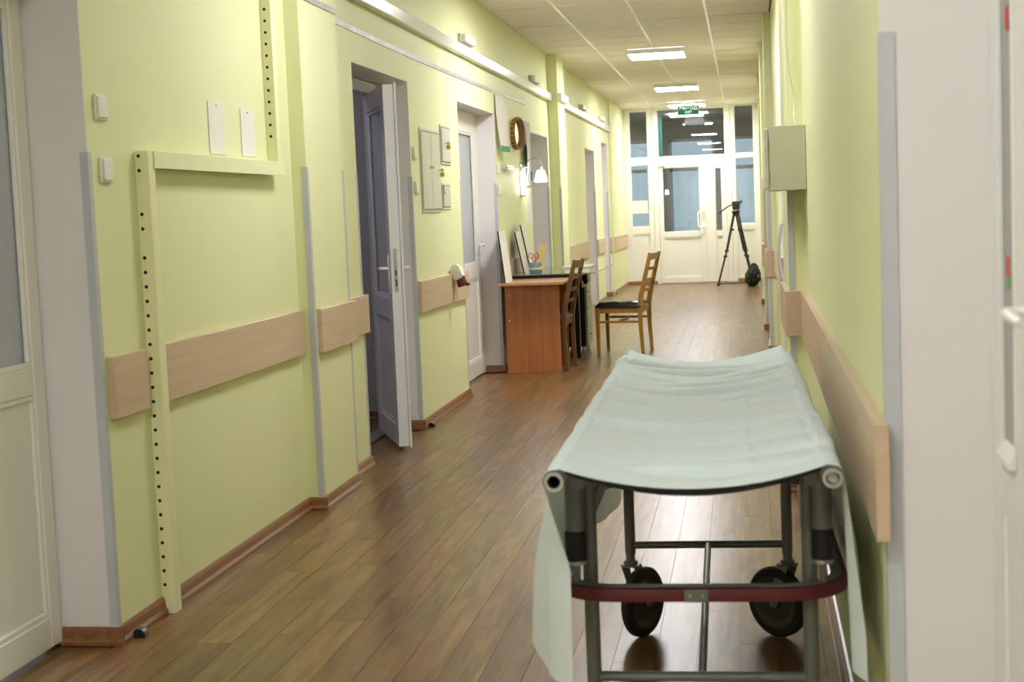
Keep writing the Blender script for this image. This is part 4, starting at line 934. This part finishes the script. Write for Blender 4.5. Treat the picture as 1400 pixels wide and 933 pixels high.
from mathutils import noise as mnoise
bm = bmesh.new(); bmesh.ops.create_icosphere(bm, subdivisions=4, radius=1.0)
for v in bm.verts:
    p = v.co.copy(); q = p*2.6+Vector((3.1, 0.4, 7.7))
    ridge = 1-abs(mnoise.noise(q))*1.6; ridge2 = 1-abs(mnoise.noise(q*2.3))*1.6
    fold = 0.80+0.26*ridge+0.12*ridge2
    zz = (p.z+1)/2; wdt = (1.05-0.55*zz**1.5)*fold
    v.co = Vector((0.085+p.x*0.13*wdt+0.04*zz, 23.42+p.y*0.14*wdt, max(0.0, (0.39*zz**0.85)*(0.86+0.16*ridge)-0.02)))
tag(obj('rubbish_bag', bm, 'bag_black'), 'crumpled black plastic bag on floor beside the tripod', 'bag')

# ------------------------------------------------------------------ gurney (local frame: x across, y along, far end +y)
GX, GY, GR = -0.128, 3.86, 0.014
g = empty('gurney', (GX, GY, 0), GR); tag(g, 'grey tubular hospital gurney with red bumper ring in the foreground', 'gurney')
TX, TZ, TR = 0.262, 0.80, 0.0185
YN, YE = -1.09, 1.09
def hollow(name, p0, p1, r, ri, mat, parent):
    d_ = (Vector(p1)-Vector(p0)); L_ = d_.length
    return lathe(name, [(ri, 0.09), (ri, 0.0), (r, 0.0), (r, L_), (ri, L_), (ri, L_-0.05), (0, L_-0.05)], p0, mat, parent, axis=d_, seg=24, local=True)
for s in (-1, 1):
    tb = hollow('side_tube', (s*TX, YN, TZ), (s*TX, YE, TZ), TR, 0.013, 'gurney_grey', g)
    if s < 0: lathe('tube_bore', [(0.013, 0.0), (0.0128, 0.085), (0, 0.086)], (s*TX, YN+0.001, TZ), 'hole_black', tb, axis=(0, 1, 0), seg=20, local=True)
    else: lathe('tube_plug', [(0.013, 0.006), (0.009, 0.004), (0.008, 0.010), (0.004, 0.010), (0.003, 0.006), (0, 0.006)], (s*TX, YN, TZ), 'steel', tb, axis=(0, 1, 0), seg=20, local=True)
    lathe('tube_rim', [(0.0130, -0.0015), (0.0188, -0.0015), (0.0188, 0.004), (0.0130, 0.004)], (s*TX, YN, TZ), 'steel', tb, axis=(0, 1, 0), seg=24, local=True)
# canvas bed
SAG = 0.046
bm = bmesh.new(); nx_, ny_ = 16, 24; G = []
for j in range(ny_+1):
    row = []
    for i in range(nx_+1):
        u = i/nx_*2-1; row.append(bm.verts.new((u*TX, YN+0.06+(YE-YN-0.12)*j/ny_, TZ+TR+0.0005-(SAG+0.008)*(1-u*u)-0.003)))
    G.append(row)
fs = [bm.faces.new((G[j][i], G[j][i+1], G[j+1][i+1], G[j+1][i])) for j in range(ny_) for i in range(nx_)]
bmesh.ops.recalc_face_normals(bm, faces=fs); bmesh.ops.solidify(bm, geom=fs, thickness=0.004)
obj('canvas', bm, 'black_canvas', g, smooth=True, local=True)
PX, PYN, PYF, RZ = 0.2365, -0.685, 0.585, 0.288
PR_ = 0.0165
def T(name, pts, r, mat='gurney_grey', parent=g, seg=14, closed=False): return tube(name, pts, r, mat, parent, seg, closed, local=True)
for sy_, py in ((-1, PYN), (1, PYF)):
    for s in (-1, 1):
        T('post', [(s*PX, py, 0.262), (s*PX, py, 0.755)], PR_)
    T('cross_rail', [(-PX, py, RZ), (PX, py, RZ)], 0.0115)
T('centre_rail', [(0, PYN, RZ), (0, PYF, RZ)], 0.0095)
for s in (-1, 1): T('top_rail', [(s*PX, YN+0.22, 0.757), (s*PX, YE-0.2, 0.757)], 0.014)
# bumper ring
BX, BY0, BY1, BR, BZ = 0.306, -0.775, 0.56, 0.13, 0.497
ring = []
for (cx, cy, a0) in ((BX-BR, BY0+BR, -PI/2), (BX-BR, BY1-BR, 0), (-BX+BR, BY1-BR, PI/2), (-BX+BR, BY0+BR, PI)):
    for k in range(9):
        a = a0+PI/2*k/8; ring.append((cx+BR*math.cos(a), cy+BR*math.sin(a), a))
def ring_band(name, prof, mat, parent):
    bm = bmesh.new(); R_ = [[bm.verts.new((x_+math.cos(a)*o_, y_+math.sin(a)*o_, BZ+h_)) for (o_, h_) in prof] for (x_, y_, a) in ring]
    m = len(prof)
    for i in range(len(ring)):
        A, B = R_[i], R_[(i+1) % len(ring)]
        for k in range(m): bm.faces.new((A[k], A[(k+1) % m], B[(k+1) % m], B[k]))
    return obj(name, bm, mat, parent, smooth=True, local=True, angle=0.6)
ri_ = ring_band('bumper_frame', [(0, -0.013), (0, 0.017), (-0.022, 0.017), (-0.022, 0.013), (-0.005, 0.013), (-0.005, -0.013)], 'gurney_grey', g)
rb = ring_band('bumper_band', [(0.001, -0.016), (0.013, -0.014), (0.016, 0.0), (0.013, 0.013), (0.001, 0.015)], 'bumper_red', ri_)
jp = box('joint_plate', (-0.030, 0.020, BY0-0.0175, BY0-0.014, BZ-0.014, BZ+0.014), 'gurney_grey', ri_, 0.001, local=True)
for xx in (-0.018, 0.008): lathe('rivet', [(0, 0), (0.004, 0), (0.003, 0.002), (0, 0.0022)], (xx, BY0-0.0175, BZ), 'steel', ri_, axis=(0, -1, 0), seg=10, local=True)
for py in (PYN, PYF):
    for s in (-1, 1): T('bumper_stay', [(s*PX, py, BZ), (s*(BX-0.01), py, BZ)], 0.009)
# stretcher feet in black sockets
for py in (-0.735, 0.66):
    for s in (-1, 1):
        T('stretcher_foot', [(s*0.262, py, 0.562), (s*0.262, py, TZ-0.004)], 0.0205)
        lathe('rubber_cuff', [(0.020, 0), (0.0235, 0.001), (0.0240, 0.062), (0.0205, 0.066)], (s*0.262, py, 0.562), 'black_rubber', g, seg=18, local=True)
        lathe('socket_base', [(0, 0), (0.0225, 0), (0.0225, 0.008), (0, 0.008)], (s*0.262, py, 0.554), 'steel', g, seg=18, local=True)
        T('socket_stay', [(s*0.262, py, 0.556), (s*0.262, py, BZ+0.01), (s*0.285, py+(0.03 if py < 0 else -0.03), BZ+0.008)], 0.009)
# casters
WR, WT = 0.108, 0.032
def caster(px, py, ang, out):
    """ang: heading of wheel face normal; out: trail direction (xy)"""
    n = Vector((math.cos(ang), math.sin(ang), 0)); tr = Vector((out[0], out[1], 0)).normalized()*0.034
    c = Vector((px, py, WR))+tr
    cs = lathe('caster', [(0, 0), (0.020, 0), (0.022, 0.012), (0.014, 0.016), (0.014, 0.045), (0, 0.045)], (px, py, 0.226), 'gurney_grey', g, seg=16, local=True)
    lathe('tyre', [(0.080, -WT/2), (WR-0.006, -WT/2), (WR, -WT/2+0.007), (WR, WT/2-0.007), (WR-0.006, WT/2), (0.080, WT/2)], c, 'black_rubber', cs, axis=n, seg=36, local=True)
    lathe('wheel_disc', [(0, -WT/2+0.001), (0.018, -WT/2+0.001), (0.022, -WT/2+0.009), (0.060, -WT/2+0.009), (0.066, -WT/2+0.003), (0.081, -WT/2+0.001), (0.081, WT/2-0.001), (0.066, WT/2-0.003), (0.060, WT/2-0.009), (0.022, WT/2-0.009), (0.018, WT/2-0.001), (0, WT/2-0.001)], c, 'wheel_disc', cs, axis=n, seg=32, local=True)
    bm = bmesh.new()
    for s in (-1, 1):
        o_ = n*s*(WT/2+0.006); tdir = Vector((-n.y, n.x, 0))
        top = Vector((px, py, 0.228))+o_; bot = c+o_
        th = n*s*0.0025
        A = [top-tdir*0.022, top+tdir*0.022, bot+tdir*0.011-Vector((0, 0, 0.012)), bot-tdir*0.011-Vector((0, 0, 0.012))]
        prismbm(bm, A, (0, 0, 0), th)
    boxbm(bm, (px-0.026, px+0.026, py-0.024, py+0.024, 0.222, 0.229), 0.002)
    lathebm(bm, [(0, -WT/2-0.012), (0.008, -WT/2-0.012), (0.008, WT/2+0.012), (0, WT/2+0.012)], c, n, 10)
    obj('fork', bm, 'gurney_grey', cs, local=True)
caster(-PX, PYF, math.radians(-28), (0.9, 0.3)); caster(PX, PYF, math.radians(180+48), (-0.7, 0.2))
caster(-PX, PYN, math.radians(-20), (0.3, -0.9)); caster(PX, PYN, math.radians(200), (-0.3, -0.9))

# ---- sheet draped over the gurney
rs = random.Random(21)
creases = []
yk = YN+0.13
while yk < YE-0.06:
    creases.append(dict(y=yk, a=rs.uniform(-0.10, 0.10), b=rs.uniform(-0.02, 0.02), ph=rs.uniform(0, 6), A=rs.uniform(0.005, 0.011), w=rs.uniform(0.008, 0.013), x0=rs.choice([-0.4, -0.4, -0.4, -0.08, 0.06, -0.2]), x1=rs.choice([0.4, 0.4, 0.4, 0.10, 0.2])))
    yk += rs.uniform(0.07, 0.2)
for c_ in creases: c_['puff'] = rs.uniform(0.005, 0.013); c_['A'] *= 2.1-0.45*c_['y']; c_['puff'] *= 1.9-0.4*c_['y']
def wrinkle(x, y):
    h_ = 0.0; ys = []
    for c_ in creases:
        yc = c_['y']+c_['a']*x+c_['b']*math.sin(9*x+c_['ph'])
        win = 1/(1+math.exp(-(x-c_['x0'])*40))*1/(1+math.exp((x-c_['x1'])*40))
        ys.append((yc, win, c_['puff']))
        h_ -= c_['A']*win*math.exp(-((y-yc)/c_['w'])**2)
    for (ya, wa, pa), (yb, wb_, pb) in zip(ys, ys[1:]):
        if ya < y < yb:
            t_ = (y-ya)/(yb-ya); h_ += pa*(0.25+0.75*wa)*(0.25+0.75*wb_)*math.sin(PI*t_**0.75)**0.6
            break
    h_ += 0.0025*math.sin(23*y+5*x)+0.0015*math.sin(41*y-13*x+1)
    for xc, am in ((-0.085, 0.0022), (0.115, 0.003)):
        xx = x-xc-0.006*math.sin(3*y); h_ += am*(math.exp(-(xx/0.006)**2)-0.6*math.exp(-((xx-0.012)/0.008)**2))
    return h_
NY = 420
HOFF = 0.0045
bm = bmesh.new(); G = []
nd, na, nt_ = 26, 8, 88
for j in range(NY+1):
    v = j/NY; y = YN+0.004+(YE-YN-0.004)*v
    yn = y-YN
    row = []
    def side(s, q):      # q 0 = hem, 1 = at tube flank
        zt_ = TZ; hem = (0.40-0.05*v)+0.012*math.sin(6*y+s)
        z = hem+(zt_-hem)*q
        k = 1-q
        ns = min(1.0, max(0.0, (yn-0.06)/0.28)); ns = ns*ns*(3-2*ns)
        ne = min(1.0, max(0.0, (0.62-y)/0.25)); ns *= ne*ne*(3-2*ne)
        bulge = 0.052*ns*math.sin(min(1, k/0.75)*PI/2)
        wav = k*(0.007*math.sin(5.2*y+1.3*s)+0.004*math.sin(13*y+s))
        x_ = TX+TR+HOFF+bulge+wav+0.004*k
        if s < 0:
            x_ += 0.010*k
            if yn < 0.10: x_ -= (1-yn/0.10)**1.4*0.055*min(1, k*2.4)
        else:
            x_ = min(x_, 0.352)
            if yn < 0.08: x_ += (1-yn/0.08)**1.4*0.028*min(1, k*1.3)
        return s*x_, z
    for i in range(nd):
        x_, z_ = side(-1, i/nd); row.append((x_, y, z_))
    Rr = TR+HOFF
    for i in range(na+1):
        a = PI-(PI*0.55)*i/na; row.append((-TX+Rr*math.cos(a), y, TZ+Rr*math.sin(a)))
    xa = row[-1][0]; za = row[-1][2]
    xb = -xa
    for i in range(1, nt_):
        u = i/nt_; x_ = xa+(xb-xa)*u; uu = 2*u-1
        fade = min(1, (1-abs(uu))*7)
        edge = min(1, yn*10+0.15)*1.0
        sagz = SAG*(1-uu*uu)*(0.9+0.1*math.sin(4*y))
        lift = 0.018*max(0, (v-0.93)/0.07)**2*abs(uu)
        row.append((x_, y+0.012*(1-uu*uu)*(1-2*v)*0.5, za-sagz+0.010*edge*(1-uu*uu)*0+wrinkle(x_, y)*fade*edge+0.0045+lift))
    for i in range(na+1):
        a = PI*0.45-(PI*0.45)*i/na; row.append((TX+Rr*math.cos(a), y, TZ+Rr*math.sin(a)))
    for i in range(nd-1, -1, -1):
        x_, z_ = side(1, i/nd); row.append((x_, y, z_))
    # small ripples carried over the tubes
    out = []
    for (x_, y_, z_) in row:
        if abs(x_) > TX-0.02 and z_ > 0.7:
            z_ += max(0, wrinkle(x_*0.9, y))*0.7
        out.append(bm.verts.new((x_, y_, z_)))
    G.append(out)
fs = []
for j in range(NY):
    for i in range(len(G[0])-1): fs.append(bm.faces.new((G[j][i], G[j][i+1], G[j+1][i+1], G[j+1][i])))
bmesh.ops.recalc_face_normals(bm, faces=fs)
for f in bm.faces: f.smooth = True
me = bpy.data.meshes.new('bed_sheet'); bm.to_mesh(me); bm.free()
sh = link('bed_sheet', me, 'sheet', None, True); sh.location = (GX, GY, 0); sh.rotation_euler = (0, 0, GR)
tag(sh, 'pale blue-green disposable sheet draped over the gurney', 'sheet')
